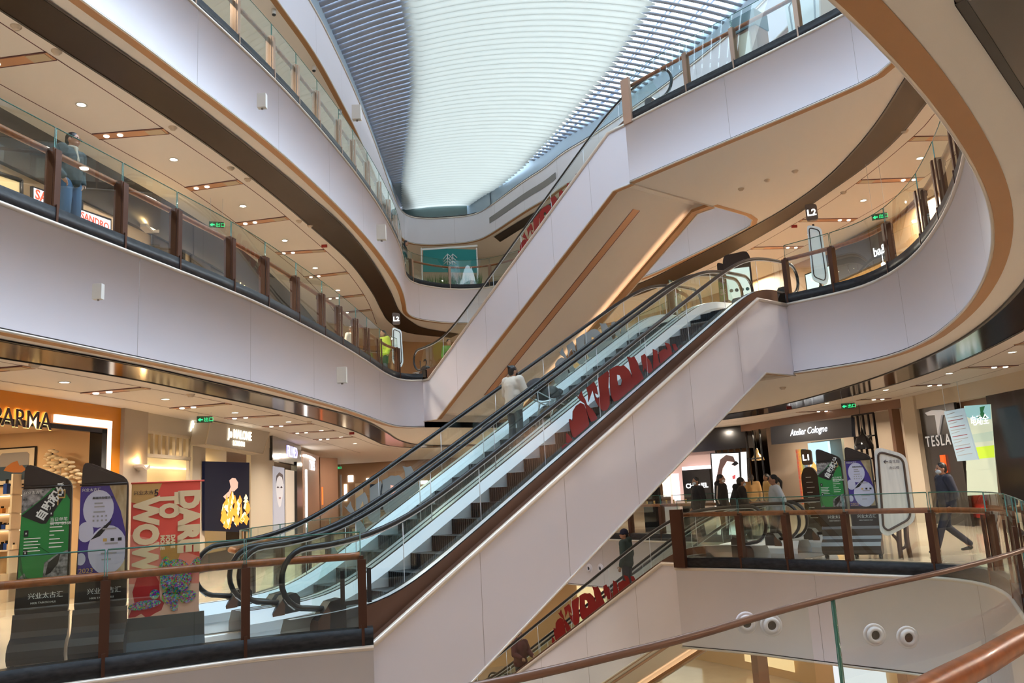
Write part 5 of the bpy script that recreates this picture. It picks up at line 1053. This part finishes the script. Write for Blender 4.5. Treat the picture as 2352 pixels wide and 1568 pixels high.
# cameras, detectors, exit signs
for x,y,nm in ((629,22,'nearest'),(721,152,'middle'),(781,252,'farthest')):
    q=on_level(x,y,14.2); o=thing('ceiling_camera','small white bullet camera under the topmost left soffit, '+nm,'camera',q,0,'cameras under the top soffit'); mb=MB(); mb.cyl(q,q-UP*.14,.06,.06,12); mb.build('housing',m_white,o); mb=MB(); mb.cyl(q-UP*.14,q-UP*.17,.055,.04,12); mb.build('lens',m_dark,o)
k=0
for x,y,z,nm in ((37,60,Z3,'near the upper left corner'),(130,117,Z3,'right beside the nearest copper slot'),(397,292,Z3,'above the second copper slot'),(530,385,Z3,'right of the second lit downlight'),(569,411,Z3,'beside the third copper slot'),(687,507,Z3,'near the fourth copper slot'),(712,517,Z3,'small one next to the dark band'),(80,836,Z2,'on the ground ceiling at the left edge'),(438,905,Z2,'below the second level fascia'),(710,967,Z2,'above the far ground shops'),(1702,433,Z3,'centre of the upper bridge soffit'),(1762,413,Z3,'right of centre on the upper bridge soffit'),(1826,392,Z3,'rightmost on the upper bridge soffit'),(1937,441,Z3,'above the right second level slot'),(1704,578,Z3,'over the escalator newels'),(1798,889,Z2,'left one under the right second level slab'),(2078,300,Z3,'just inside the dark curved band')):
    q=on_level(x,y,z); o=thing('smoke_detector','small round ceiling detector %s'%nm,'smoke detector',q); mb=MB(); mb.lathe(q,[(.08,0),(.08,-.02),(.055,-.035),(.05,-.055),(.001,-.06)],14); mb.build('housing',mat('detector_cream',(.62,.52,.42),.5),o)
m_ex=emis('exit_green',(.03,.8,.25),1.6)
for x,y,z,yy,nm in ((497,516,Z3,19,'over the left second level gallery'),(470,963,Z2,19,'in front of the cream cologne shop'),(2020,497,Z3,19,'over the right second level gallery'),(1948,932,Z2,22,'in front of the navy cologne shop'),(776,1074,Z2,42,'far along the left ground walkway')):
    q=on_wall(x,y,Vector((0,yy,0)),Vector((0,1,0))); o=thing('exit_sign','hanging green exit sign '+nm,'exit sign',q); ang=facing(q); t=Vector((math.cos(ang),math.sin(ang),0)); mb=MB(); mb.box(q,(.34,.012,.15),ang); mb.build('sign_plate',mat('exit_glass',(.05,.12,.08),.3),o)
    nn=Vector((t.y,-t.x,0)); text('出口',.11,q-t*.02-UP*.04+nn*.008,t,UP,m_ex,o,'exit_lettering',.001); mb=MB(); f=lambda u,v,d:q+t*u+UP*v+nn*d; mb.prism([(-.15,-.01),(-.09,-.05),(-.09,-.02),(-.04,-.02),(-.04,.01),(-.09,.01),(-.09,.04)],f,.008,.010); mb.build('arrow',m_ex,o)
    mb=MB(); 
    for s in (-.14,.14): mb.cyl(q+t*s+UP*.07,Vector((q.x+t.x*s,q.y+t.y*s,z)),.004,None,5)
    mb.build('hanger',m_alu2,o)
for x,y,z,nm in ((745,562,Z3,'beside the dark band above the second level'),(808,992,Z2,'over the far left ground walkway'),(1824,517,Z3,'above the central escalator landing'),(1812,934,Z2,'over the right ground walkway')):
    q=on_level(x,y,z); mb=MB(); mb.box(q-UP*.04,(.16,.05,.08),0); tag(mb.build('alarm_lamp',mat('alarm_red',(.25,.01,.01),.4)),'small red alarm lamp on the ceiling '+nm,'alarm lamp')
# newel posts and end panels
for p,z,ang,nm,w_ in ((on_edge(E1A,822,1480)[0],0,.15,'wide dark brown end post at the foot of the central escalators',.26),):
    mb=MB(); mb.box((p.x,p.y+.02,z+.50),(w_,.08,1.10),ang); tag(mb.build('end_post',m_post),nm,'end post')
mb=MB(); mb.box((3.16,17.22,.50),(.10,.26,1.15),.85); tag(mb.build('end_post',m_post),'wide brown end post at the head of the lower escalators','end post')
mb=MB(); mb.box((3.22,19.36,H3+.45),(.26,.08,1.2),-.87); tag(mb.build('end_post',mat('pale_tan_post',(.42,.26,.18),.4,.2)),'pale tan end post at the head of the upper escalator','end post')
# ================================================================ red and grey brush shapes stuck on the escalator glass
Z_=lambda L:[(1050+x/3.135,750+y/3.135) for x,y in L]
SH=[[(755,860),(775,845),(800,870),(805,893),(772,912),(755,895)],[(785,765),(800,775),(830,815),(852,845),(822,865),(800,840),(785,835)],
[(805,670),(812,662),(830,682),(832,610),(855,570),(888,548),(915,560),(938,640),(950,700),(945,760),(905,800),(880,822),(850,838),(830,790),(815,740)],
[(855,490),(872,505),(895,460),(905,495),(935,560),(1005,650),(1012,690),(995,712),(965,685),(935,610),(918,555),(885,530)],
[(930,440),(950,425),(985,395),(1003,430),(1015,490),(990,478),(1003,520),(975,455),(945,545)],
[(1015,370),(1040,350),(1085,318),(1093,335),(1088,440),(1097,560),(1080,615),(1050,607),(1010,560),(985,485),(1012,520),(1030,500),(1020,430)],
[(1222,215),(1250,222),(1275,215),(1300,260),(1330,340),(1345,402),(1400,350),(1412,348),(1370,400),(1290,467),(1268,425),(1245,300)],
[(1325,210),(1350,195),(1385,240),(1412,340),(1395,365),(1352,292),(1338,330)],[(1408,160),(1440,175),(1466,290),(1460,320),(1420,355),(1410,260)],
[(1450,185),(1490,158),(1520,170),(1536,235),(1500,290),(1468,302),(1460,250)],[(1495,115),(1525,122),(1546,190),(1590,202),(1560,230),(1530,240),(1515,170)],[(1548,125),(1570,122),(1592,190),(1575,207)],[(1600,142),(1615,135),(1629,170),(1607,187)]]
RING=([(1095,312),(1150,280),(1200,278),(1235,310),(1270,420),(1280,460),(1250,500),(1200,547),(1165,567),(1130,540),(1105,480),(1098,400)],[(1150,345),(1172,350),(1187,385),(1180,425),(1160,420),(1152,385)])
W0=Wall(ea.P(0,.35,0),ea.P(5,.35,0)); 
def to_s(e,W,L,s0): return [((lambda u,z:(u+s0,z-e.sharp(u+s0)))(*W.uv(x,y))) for x,y in L]
s0=0.0
SHS=[to_s(ea,W0,Z_(L),0) for L in SH]; RO=to_s(ea,W0,Z_(RING[0]),0); RI=to_s(ea,W0,Z_(RING[1]),0)
def rough(L,r=.02):
    out=[]
    for i,(a,b) in enumerate(zip(L,L[1:]+L[:1])):
        a=Vector(a); b=Vector(b); n=max(1,int((b-a).length/.10))
        for k in range(n):
            p=a.lerp(b,k/n)
            if k: nn=(b-a).normalized(); p=p+Vector((-nn.y,nn.x))*random.uniform(-r,r)
            out.append((p.x,p.y))
    return out
def decal(e,q,m,label,ds=0,sc_=1,mir=False,sel=None,clamp=(.08,.80),smir=None):
    o=thing('glass_lettering',label,'glass sticker',e.P(4+ds,q,e.sharp(4+ds)))
    def mp(p): 
        s=p[0]
        if mir: s=smir-s
        return (s*sc_+ds,max(clamp[0],min(clamp[1],p[1])))
    random.seed(5)
    for k,L in enumerate(SHS):
        if sel and k not in sel: continue
        r=[mp(p) for p in rough(L)]; tri=tessellate_polygon([[Vector((a,b,0)) for a,b in r]]); mb=MB()
        for d in (-.004,.004): mb.add([e.P(a,q+d,e.sharp(a)+b) for a,b in r],tri)
        mb.build('brush_stroke',m,o)
    if not sel or 99 in sel:
        a_=[mp(p) for p in rough(RO)]; b_=[mp(p) for p in RI]; tri=tessellate_polygon([[Vector((a,b,0)) for a,b in a_],[Vector((a,b,0)) for a,b in b_]]); mb=MB()
        for d in (-.004,.004): mb.add([e.P(a,q+d,e.sharp(a)+b) for a,b in a_+b_],tri)
        mb.build('brush_ring',m,o)
decal(ea,.35,m_red,'large dark red brush lettering on the near glass of the central escalator')
decal(ea,3.09,m_greyv,'grey brush shapes on the far glass of the central escalator, upper half',ds=2.4,sel=[2,3,4,5,99,6,7,8])
decal(ea,3.09,m_greyv,'pale grey brush shapes low on the far glass of the central escalator',ds=-2.2,sc_=.85,sel=[3,4,5,99,6,0,1])
decal(eb,.35,m_red,'dark red brush lettering on the glass of the upper escalator',ds=.9,sc_=.95)
decal(ec,.35,m_red,'dark red brush lettering on the glass of the lower escalator',ds=1.6,sc_=.95)
# level numerals on the newel glass
t_=text('L1',.62,ea.P(-.38,.2,.35),ea.D.to_3d(),UP,m_pblk,None,'newel_numeral',.002); tag(t_,'thin black level one numeral on the near escalator newel glass','glass sticker')
t_=text('L2',.5,eb.P(-.55,.24,H2+.3),v3(eb.D,0),UP,m_pblk,None,'newel_numeral',.002); tag(t_,'thin black level two numeral on the upper escalator newel glass','glass sticker')

# second level landing: a green stand and a lit white directory
q=on_wall(1650,680,Vector((0,22.5,0)),Vector((0,1,0))); q2=on_wall(1682,680,Vector((0,22.3,0)),Vector((0,1,0))); stand((q.x,q.y),(q2.x+.12,q2.y),H2,'green poster stand at the head of the central escalators on the second level','green',2.2)
q=on_wall(1700,680,Vector((0,21.6,0)),Vector((0,1,0))); o=thing('digital_directory','white lit directory column with a row of teal dots at the escalator head','directory',(q.x,q.y,H2)); a=facing(q); t=Vector((math.cos(a),math.sin(a))); n=Vector((t.y,-t.x)); c=Vector((q.x,q.y)); f=lambda u,h,d:v3(c+t*u+n*d,H2+h)
mb=MB(); mb.prism(rounded([(-.36,0),(.36,0),(.36,2.05),(.28,2.2),(-.3,2.15),(-.36,2.0)],.1),f,-.1,.03); mb.build('column_body',m_std,o); mb=MB(); mb.prism([(-.31,.15),(.31,.15),(.31,1.75),(-.31,1.75)],f,.03,.035); mb.build('lit_screen',emis('screen_mint_white',(.72,.85,.80),.9),o)
for k in range(4): mb=MB(); mb.prism([(-.21+.14*k+.05*math.cos(i*PI/6),1.15+.05*math.sin(i*PI/6)) for i in range(12)],f,.036,.04); mb.build('teal_dot',mat('teal_dot',(.02,.15,.18),.5),o)
# beauty counters beyond the walkers
for k,(x,nm) in enumerate([(1500,'leftmost of the row'),(1545,'middle of the row'),(1590,'nearest the black kiosk')]):
    q=on_wall(x,1200,Vector((0,29,0)),Vector((0,1,0))); o=thing('beauty_counter','low black and white beauty counter with glossy top, %s'%nm,'counter',(q.x,q.y,0)); mb=MB(); mb.box((q.x,q.y,.42),(.55,.5,.84),facing(q)); mb.build('cabinet',m_wht if k==1 else m_blk,o); mb=MB(); mb.box((q.x,q.y,.86),(.62,.56,.04),facing(q)); mb.build('counter_top',m_wht,o)
    for s in (-.15,.1): mb=MB(); mb.cyl((q.x+s,q.y,.88),(q.x+s,q.y,1.02),.03,None,8); mb.build('tester',m_goldl,o)
# slot recessed in the topmost far fascia
S=[p for p in E4 if p.y<39.4 and p.x>-1 and p.y>33.5]; mb=MB(); ribbon(mb,offs(S,.02),14.75,15.05); struct('trim_slot',mb,mat('slot_grey',(.22,.20,.19),.6))
# lower level shop windows and columns
WL_=crm([(-9,24),(-4,33),(4,36),(9,30),(13,18)])
for k,(a,b,cc,nm) in enumerate([(.42,.47,(1,.75,.4),'warm lit shop window, left one on the lower level'),(.52,.58,(.9,.85,.7),'pale lit shop window on the lower level wall'),(.63,.68,(1,.7,.35),'amber shop window, right of centre on the lower level'),(.74,.80,(.8,.85,.9),'cool lit shop window at the right of the lower level')]):
    i0,i1=int(a*len(WL_)),int(b*len(WL_)); mb=MB(); ribbon(mb,offs(WL_[i0:i1+1],.08),HL+.3,HL+2.9); o=tag(mb.build('lower_shop_window',emis('lowwin%d'%k,cc,.8)),nm,'shop window')
for x,y in ((3,29.5),(7,26.5),(9.5,22)): mb=MB(); mb.box((x,y,(HL-1.65)/2),(.35,.35,-HL-1.65),.3); struct('wall_column_%d'%int(x),mb,m_brn)
# ================================================================ people
m_skin=mat('skin',(.42,.22,.14),.5); m_hair=mat('black_hair',(.012,.010,.010),.45); m_mask=mat('mask_blue_white',(.62,.70,.76),.6)
def capsule(mb,a,b,r0,r1):
    a=Vector(a); b=Vector(b); mb.tube([a,b],[r0,r1],10); mb.ball(a,r0,10,6); mb.ball(b,r1,10,6)
def chain(mb,pts,rs):
    for (a,b),(r,s) in zip(zip(pts,pts[1:]),zip(rs,rs[1:])): capsule(mb,a,b,r,s)
def blob(o,vox,sm=4):
    m=o.modifiers.new('remesh','REMESH'); m.mode='VOXEL'; m.voxel_size=vox; m.use_smooth_shade=True
    if sm: s=o.modifiers.new('smooth','SMOOTH'); s.iterations=sm; s.factor=.6
    return o
def person(name_label,loc,rz,pose={},top=(.03,.03,.04),legs=(.03,.03,.035),shoe=(.05,.05,.05),hair='short',mask=None,coat=0,hood=False,hat=None,scale=1.0,vox=.018,grp=None,glasses=False,scarf=None,bulk=1.0,stripe=None,bag=None,fingers=True):
    J=dict(pelvis=(0,0,.95),chest=(0,.0,1.30),neck=(0,0,1.46),head=(0,.02,1.60),shL=(-.18,0,1.41),shR=(.18,0,1.41),elL=(-.24,-.03,1.13),elR=(.24,-.03,1.13),wrL=(-.25,.06,.88),wrR=(.25,.06,.88),
           hipL=(-.09,0,.92),hipR=(.09,0,.92),knL=(-.10,.03,.50),knR=(.10,.03,.50),anL=(-.11,-.02,.08),anR=(.11,-.02,.08),look=0.0,handL=None,handR=None)
    J.update(pose); V=lambda k:Vector(J[k]); o=thing('person',name_label,'person',(0,0,0),0,grp)
    HR=Matrix.Rotation(J['look'],3,'Z'); hc=V('head'); hp=lambda x,y,z:hc+HR@Vector((x,y,z))
    # body
    b=MB(); b.ball(hc+Vector((0,0,.01)),(.078,.095,.112),16,12,0,HR); b.ball(hp(0,.035,-.055),(.055,.058,.055),12,8,0,HR); b.ball(hp(0,.10,-.012),(.014,.020,.026),8,6,0,HR)
    for s in (-1,1): b.ball(hp(s*.079,-.005,-.01),(.012,.022,.032),8,6,0,HR)
    b.ball(hp(0,.088,-.055),(.026,.012,.012),8,6,0,HR)
    chain(b,[hc-Vector((0,.01,.06)),V('neck'),V('chest')],[.052,.055,.10]); b.ball(V('chest'),(.15,.10,.17)); chain(b,[V('chest'),V('pelvis')],[.12,.13]); b.ball(V('pelvis'),(.145,.10,.11))
    for s in 'LR':
        chain(b,[V('neck')-Vector((0,0,.06)),V('sh'+s),V('el'+s),V('wr'+s)],[.05,.055,.042,.026]); chain(b,[V('hip'+s),V('kn'+s),V('an'+s)],[.085,.055,.038])
        w=V('wr'+s); d=(w-V('el'+s)).normalized(); sg=-1 if s=='L' else 1
        hd=Vector(J['hand'+s]) if J['hand'+s] else d; hd=hd.normalized(); side=hd.cross(Vector((sg,0,0))); side=side.normalized() if side.length>.2 else Vector((0,1,0)); nm=hd.cross(side).normalized()
        c=w+hd*.05; b.ball(c,(.022,.04,.05),8,6,0,Matrix((nm,side,hd)).transposed())
        if fingers:
            for i,L in enumerate((.068,.078,.072,.056)):
                p=w+hd*.085+side*(.03-.02*i); q=p+hd*L*.55+nm*.006*(-sg); r=q+(hd*.6+nm*(-sg)*.7).normalized()*L*.45; chain(b,[p-hd*.02,p,q,r],[.010,.010,.009,.008])
            p=w+hd*.03+side*.035; chain(b,[p,p+(hd*.6+side*.8).normalized()*.035,p+(hd*.9+side*.5).normalized()*.068],[.012,.011,.009])
    body=blob(b.build('body',m_skin,o),vox*.62,2)
    # face
    e=MB()
    for s in (-1,1): e.ball(hp(s*.031,.088,.005),(.013,.006,.007),8,6,0,HR)
    e.build('eyes',m_pblk,o)
    e=MB(); e.ball(hp(0,.099,-.056),(.022,.006,.005),8,5,0,HR); e.build('mouth',mat('lip',(.30,.09,.07),.5),o)
    for s in (-1,1): e=MB(); e.ball(hp(s*.031,.090,.027),(.019,.006,.004),6,4,0,HR); e.build('eyebrow',m_hair,o)
    if mask: e=MB(); e.ball(hp(0,.050,-.045),(.066,.062,.052),12,8,0,HR); e.build('face_mask',mask,o)
    if glasses:
        e=MB()
        for s in (-1,1): e.tube([hp(s*.034+.022*math.cos(a*PI/6),.103,.004+.016*math.sin(a*PI/6)) for a in range(12)],.0025,4,closed=True); e.tube([hp(s*.056,.10,.008),hp(s*.08,.0,.006)],.0025,4)
        e.tube([hp(-.012,.105,.006),hp(.012,.105,.006)],.0025,4); e.build('glasses',m_pblk,o)
    # hair
    h=MB()
    if hair!='none':
        h.ball(hp(0,-.014,.035),(.086,.098,.098),14,10,0,HR); h.ball(hp(0,-.045,-.01),(.078,.065,.085),12,8,0,HR)
        if hair=='pony': chain(h,[hp(0,-.10,.03),hp(0,-.17,-.05),hp(0,-.16,-.26)],[.04,.038,.015])
        if hair=='bun': h.ball(hp(.0,-.09,.085),.04,10,7); chain(h,[hp(.0,-.10,.09),hp(.02,-.15,.12)],[.02,.006])
        if hair=='long': chain(h,[hp(-.05,-.05,0),hp(-.07,-.07,-.25)],[.06,.035]); chain(h,[hp(.05,-.05,0),hp(.07,-.07,-.25)],[.06,.035]); chain(h,[hp(0,-.08,0),hp(0,-.10,-.28)],[.06,.04])
        ho=h.build('hair',m_hair,o); blob(ho,vox*.7,2)
    if hat: h=MB(); h.ball(hp(0,-.005,.052),(.097,.106,.10),14,10,0,HR); h.tube([hp(.092*math.cos(a*PI/8),-.005+.104*math.sin(a*PI/8),.03) for a in range(16)],.016,6,closed=True); h.build('knitted_hat',hat,o)
    # jacket / coat
    m_top=mat('cloth_%02d%02d%02d'%tuple(int(c*99) for c in top),top,.85); k=bulk
    g=MB(); g.ball(V('chest')+Vector((0,0,.01)),(.185*k,.13*k,.19),16,10); chain(g,[V('neck')-Vector((0,0,.03)),V('chest')],[.075,.14*k]); chain(g,[V('chest'),V('chest').lerp(V('pelvis'),.9)],[.145*k,.145*k]); g.ball(V('chest').lerp(V('pelvis'),.55),(.175*k,.135*k,.2),14,8)
    if coat: z=.95-coat; c0=V('pelvis'); g.ball(c0-Vector((0,0,.02)),(.18*k,.14*k,.13),14,8); chain(g,[c0+Vector((-.05,0,-.02)),Vector((c0.x-.06,c0.y,z+.05))],[.13*k,.12*k]); chain(g,[c0+Vector((.05,0,-.02)),Vector((c0.x+.06,c0.y,z+.05))],[.13*k,.12*k])
    for s in 'LR':
        w=V('wr'+s); ee=V('el'+s); chain(g,[V('neck')-Vector((0,0,.06)),V('sh'+s),ee,w.lerp(ee,.06)],[.07,.082*k,.066*k,.048*k])
    if hood: g.ball(V('neck')+HR@Vector((0,-.085,.02)),(.115,.075,.085),12,8)
    else: chain(g,[V('neck')+Vector((-.05,-.02,.0)),V('neck')+Vector((.05,-.02,.0))],[.045,.045])
    jk=blob(g.build('coat' if coat else 'jacket',m_top,o),vox,3)
    if scarf: g=MB(); g.tube([V('neck')+Vector((.065*math.cos(a*PI/6),.065*math.sin(a*PI/6)+.01,.015)) for a in range(12)],.028,8,closed=True); chain(g,[V('neck')+Vector((.03,.09,0)),V('chest')+Vector((.02,.14,-.05))],[.03,.025]); blob(g.build('scarf',scarf,o),vox*.7,2)
    m_leg=mat('cloth_%02d%02d%02d'%tuple(int(c*99) for c in legs),legs,.85)
    g=MB(); g.ball(V('pelvis')-Vector((0,0,.01)),(.158,.118,.12),14,8)
    for s in 'LR': chain(g,[V('hip'+s),V('kn'+s),V('an'+s)+Vector((0,0,.04))],[.102,.074,.062])
    blob(g.build('trousers',m_leg,o),vox,3)
    for s in 'LR':
        a=V('an'+s); kd=(a-V('kn'+s)); tilt=J.get('toe'+s,0); g=MB(); toe=a+Vector((0,.15,-.045+tilt)); g.ball(a+Vector((0,.0,-.035)),(.04,.055,.045),10,6); chain(g,[a+Vector((0,.01,-.045)),toe],[.038,.03]); blob(g.build('shoe',mat('shoe_%02d%02d%02d'%tuple(int(c*99) for c in shoe),shoe,.5),o),.012,2)
    if stripe:
        for s in 'L': g=MB(); a,b_=V('shR'),V('elR'); w=V('wrR'); g.tube([a+Vector((.075*k,.02,.03)),a.lerp(b_,.5)+Vector((.075*k,.02,0)),b_+Vector((.062*k,.02,0)),b_.lerp(w,.6)+Vector((.05*k,.02,0))],.016,5); g.build('sleeve_stripe',stripe,o)
    if bag: bag(o,V)
    o.scale=(scale,)*3; o.location=loc; o.rotation_euler=(0,0,rz); return o
def toward(p,q): return math.atan2(q[1]-p[1],q[0]-p[0])-PI/2
CAM=(0,0)
def gx(px,py,z): q=on_level(px,py,z); return (q.x,q.y)
def head_at(px,py,z,h): q=on_level(px,py,z+h); return (q.x,q.y,z)
# man at the left second level rail, looking right over the atrium
p=head_at(166,302,H2,1.745)
person('person in dark leather jacket and jeans standing at the left second level balustrade',(p[0],p[1],H2),toward(p,(4,9.0)),
 dict(elL=(-.29,-.08,1.16),wrL=(-.19,.06,.97),elR=(.29,-.08,1.16),wrR=(.19,.06,.97),handL=(.5,.0,-1),handR=(-.5,.0,-1),look=.15),top=(.035,.045,.045),legs=(.05,.11,.20),glasses=True,scarf=mat('beige_scarf',(.42,.36,.28),.9),vox=.014,bulk=1.08)
# woman in the cream coat on the far unit
q0=2.35; We=Wall(ea.P(0,q0,0),ea.P(5,q0,0))
u,z=We.uv(1176,843); h=1.69
zb=ea.ramp(u,.28,.37); sc1=(z-zb)/h
zs=ea.ramp(u-.1,.28,.37); us=u; pp=ea.P(us,q0,zs)
person('person in a fluffy cream coat with tied up hair pushing a stroller',tuple(pp),math.atan2(ea.D.y,ea.D.x)-PI/2+.12,
 dict(elL=(-.27,.06,1.14),wrL=(-.20,.30,1.10),elR=(.27,.06,1.14),wrR=(.20,.30,1.10),handL=(.1,1,0),handR=(-.1,1,0),look=-.25),top=(.62,.58,.50),legs=(.06,.06,.065),shoe=(.6,.6,.6),hair='bun',mask=m_pblk,coat=.12,bulk=1.22,scale=max(.88,min(1.08,(z-zs)/h)),vox=.014)
def stroller(P0,ang,label,col):
    o=thing('stroller',label,'stroller',(0,0,0)); m=mat('stroller_cloth_%d'%int(col[0]*100),col,.8)
    g=MB(); g.ball((0,.25,.72),(.24,.30,.14),12,8); g.ball((0,.02,.86),(.22,.12,.22),12,8); g.ball((0,.5,.62),(.18,.2,.10),10,6); blob(g.build('seat',m,o),.02,2)
    g=MB(); g.ball((0,-.02,1.0),(.25,.28,.18),14,10); g.build('canopy',m,o)
    g=MB()
    for s in (-.24,.24): g.tube([(s,-.42,1.05),(s,-.30,.98),(s,.15,.55),(s,.62,.16)],.014,6); g.tube([(s,.15,.55),(s,-.25,.14)],.014,6)
    g.tube([(-.24,-.42,1.05),(.24,-.42,1.05)],.018,8); g.tube([(-.24,.15,.55),(.24,.15,.55)],.012,6); g.build('frame',m_alu2,o)
    for x,y in ((-.26,.62),(.26,.62),(-.26,-.25),(.26,-.25)): g=MB(); g.lathe((x,y,.11),[(.11,-.02),(.115,0),(.11,.02),(.07,.022),(.07,-.022),(.11,-.02)],16,0,Matrix.Rotation(PI/2,3,'Y')); g.build('wheel',m_dark,o)
    g=MB(); g.ball((0,0.05,.34),(.2,.24,.12),10,7); g.build('basket',mat('basket_mixed',(.25,.16,.10),.8),o)
    o.location=P0; o.rotation_euler=(.0,0,ang); return o
s2=us+.95; sp=ea.P(s2,q0,ea.ramp(s2-.1,.28,.37)-.08); o=stroller(sp,math.atan2(ea.D.y,ea.D.x)-PI/2,'black and grey stroller riding in front of the cream coat on the escalator',(.03,.03,.035))
o.rotation_euler=Matrix.Rotation(math.atan2(ea.D.y,ea.D.x)-PI/2,3,'Z').to_quaternion().to_euler(); o.rotation_euler.x=.42; o.scale=(.85,.85,.85)
# man with the dark hat on the lower escalator
Wc=Wall(ec.P(0,.85,0),ec.P(5,.85,0)); u,z=Wc.uv(1434,1214); zs=ec.ramp(u,.28,.37)
person('person in a dark knitted hat and hooded jacket on the lower escalator',tuple(ec.P(u,.85,z-1.74)),toward(ec.P(u,.85,0),ec.P(u-5,.85,0))+.35,dict(look=.5),top=(.035,.055,.05),legs=(.035,.035,.045),hair='short',hat=mat('navy_knit',(.012,.012,.03),.95),hood=True,coat=.08,bulk=1.15,vox=.016)
u,z=Wc.uv(1192,1452); person('person in a dark red puffy jacket low on the lower escalator',tuple(ec.P(u,.85,z-1.70)),toward(ec.P(u,.85,0),ec.P(u+5,.85,0)),dict(elR=(.26,.06,1.16),wrR=(.2,.3,1.08),elL=(-.26,.06,1.16),wrL=(-.2,.3,1.08)),top=(.10,.02,.025),coat=.1,bulk=1.25,vox=.018,hood=True)
# ground level walkers on the right
WALK=dict(knL=(-.10,.16,.52),anL=(-.10,.20,.09),knR=(.10,.06,.50),anR=(.10,-.26,.16),elL=(-.25,-.10,1.15),wrL=(-.24,-.06,.90),elR=(.25,.02,1.14),wrR=(.24,.16,.92),toeR=-.05)
p=gx(2192,1270,0); person('person in a navy coat and face mask striding left before the car showroom',(p[0],p[1],0),toward(p,CAM)-1.15,dict(knL=(-.10,.20,.53),anL=(-.10,.34,.10),knR=(.10,.02,.50),anR=(.10,-.36,.12),toeR=-.02,elL=(-.25,-.06,1.14),wrL=(-.22,.02,.90)),top=(.02,.025,.045),legs=(.018,.02,.035),shoe=(.02,.02,.02),mask=m_mask,coat=.06,bulk=1.15,vox=.016,scale=1.0)
p=gx(1796,1268,0); person('person with ponytail in a pale blue white jacket walking left',(p[0],p[1],0),toward(p,CAM)-1.35,WALK,top=(.48,.54,.58),legs=(.025,.03,.04),shoe=(.6,.6,.6),hair='pony',coat=.08,bulk=1.12,vox=.018,scale=.97)
p=gx(1712,1264,0); person('person in a black coat walking with head bowed',(p[0],p[1],0),toward(p,CAM)+1.9,dict(WALK,head=(0,.06,1.58)),top=(.012,.012,.014),legs=(.03,.03,.035),shoe=(.6,.6,.62),hair='short',mask=m_mask,hood=True,coat=.16,bulk=1.2,vox=.018,scale=.97)
p=gx(1668,1246,0); person('person in a black jacket with striped sleeve and white mask, facing right',(p[0],p[1],0),toward(p,CAM)+1.2,dict(look=.2),top=(.010,.010,.012),legs=(.03,.03,.035),mask=mat('white_mask',(.8,.8,.8),.6),hood=True,bulk=1.2,vox=.018,stripe=m_bead,scale=1.02)
p=gx(1612,1240,0); person('person in a long black coat standing before the glowing beauty shop kiosk',(p[0],p[1],0),toward(p,CAM)-1.0,{},top=(.010,.010,.012),legs=(.015,.015,.02),mask=m_mask,coat=.25,bulk=1.15,vox=.018,scale=1.0)
p=gx(1737,1210,0); person('person in a tan jacket seen from behind below the pendant lamp',(p[0],p[1],0),toward(p,CAM)+PI,{},top=(.45,.27,.10),legs=(.06,.05,.05),hair='pony',bulk=1.25,vox=.024,fingers=False)
p=gx(1774,1212,0); person('person in a yellowish jacket partly hidden behind the pale blue jacket',(p[0],p[1],0),toward(p,CAM)-1.2,{},top=(.48,.33,.12),legs=(.05,.05,.05),hair='long',bulk=1.2,vox=.024,fingers=False)
p=gx(1508,1215,0); person('person in black standing at the far left edge of the beauty shop',(p[0],p[1],0),toward(p,CAM)+.6,{},top=(.01,.01,.012),legs=(.015,.015,.02),coat=.2,bulk=1.2,vox=.024,fingers=False)
# second and third level figures
p=head_at(880,757,H2,1.74); person('person in a bright lime jacket standing beside the left level two totem',(p[0],p[1],H2),toward(p,CAM)-.8,{},top=(.52,.72,.06),legs=(.02,.03,.03),hair='long',coat=.06,bulk=1.2,vox=.022,fingers=False)
p=head_at(806,750,H2,1.70); person('person in a white shirt behind the dark posts of the left second level',(p[0],p[1],H2),toward(p,CAM)+.9,{},top=(.65,.62,.55),legs=(.02,.02,.025),hair='short',vox=.022,fingers=False)
p=head_at(931,551,H3,1.70); person('person in black leaning at the far left third level rail with a pale bag',(p[0]-.1,p[1],H3),toward(p,CAM)+1.6,dict(head=(0,.12,1.56),neck=(0,.05,1.44)),top=(.012,.012,.014),legs=(.12,.11,.10),bulk=1.2,hood=True,vox=.022,fingers=False)
W_s=Wall((7.7,22.6),(10,20.8)); q=on_wall(1886,652,Vector((7.7,21.4,0)),Vector((0,1,0)))
person('person with dark hair whose head shows before the mint screen',(q.x,q.y,min(H2,q.z-1.68) if 0 else H2),toward(q,CAM),{},top=(.25,.12,.08),legs=(.05,.05,.05),hair='long',vox=.022,fingers=False,scale=(q.z-H2)/1.71)
p=head_at(1030,779,H2,1.72); person('person in a green top glimpsed beyond the foot of the upper escalator',(p[0],p[1],H2),toward(p,CAM)+.4,{},top=(.12,.30,.05),legs=(.4,.4,.38),vox=.024,fingers=False)
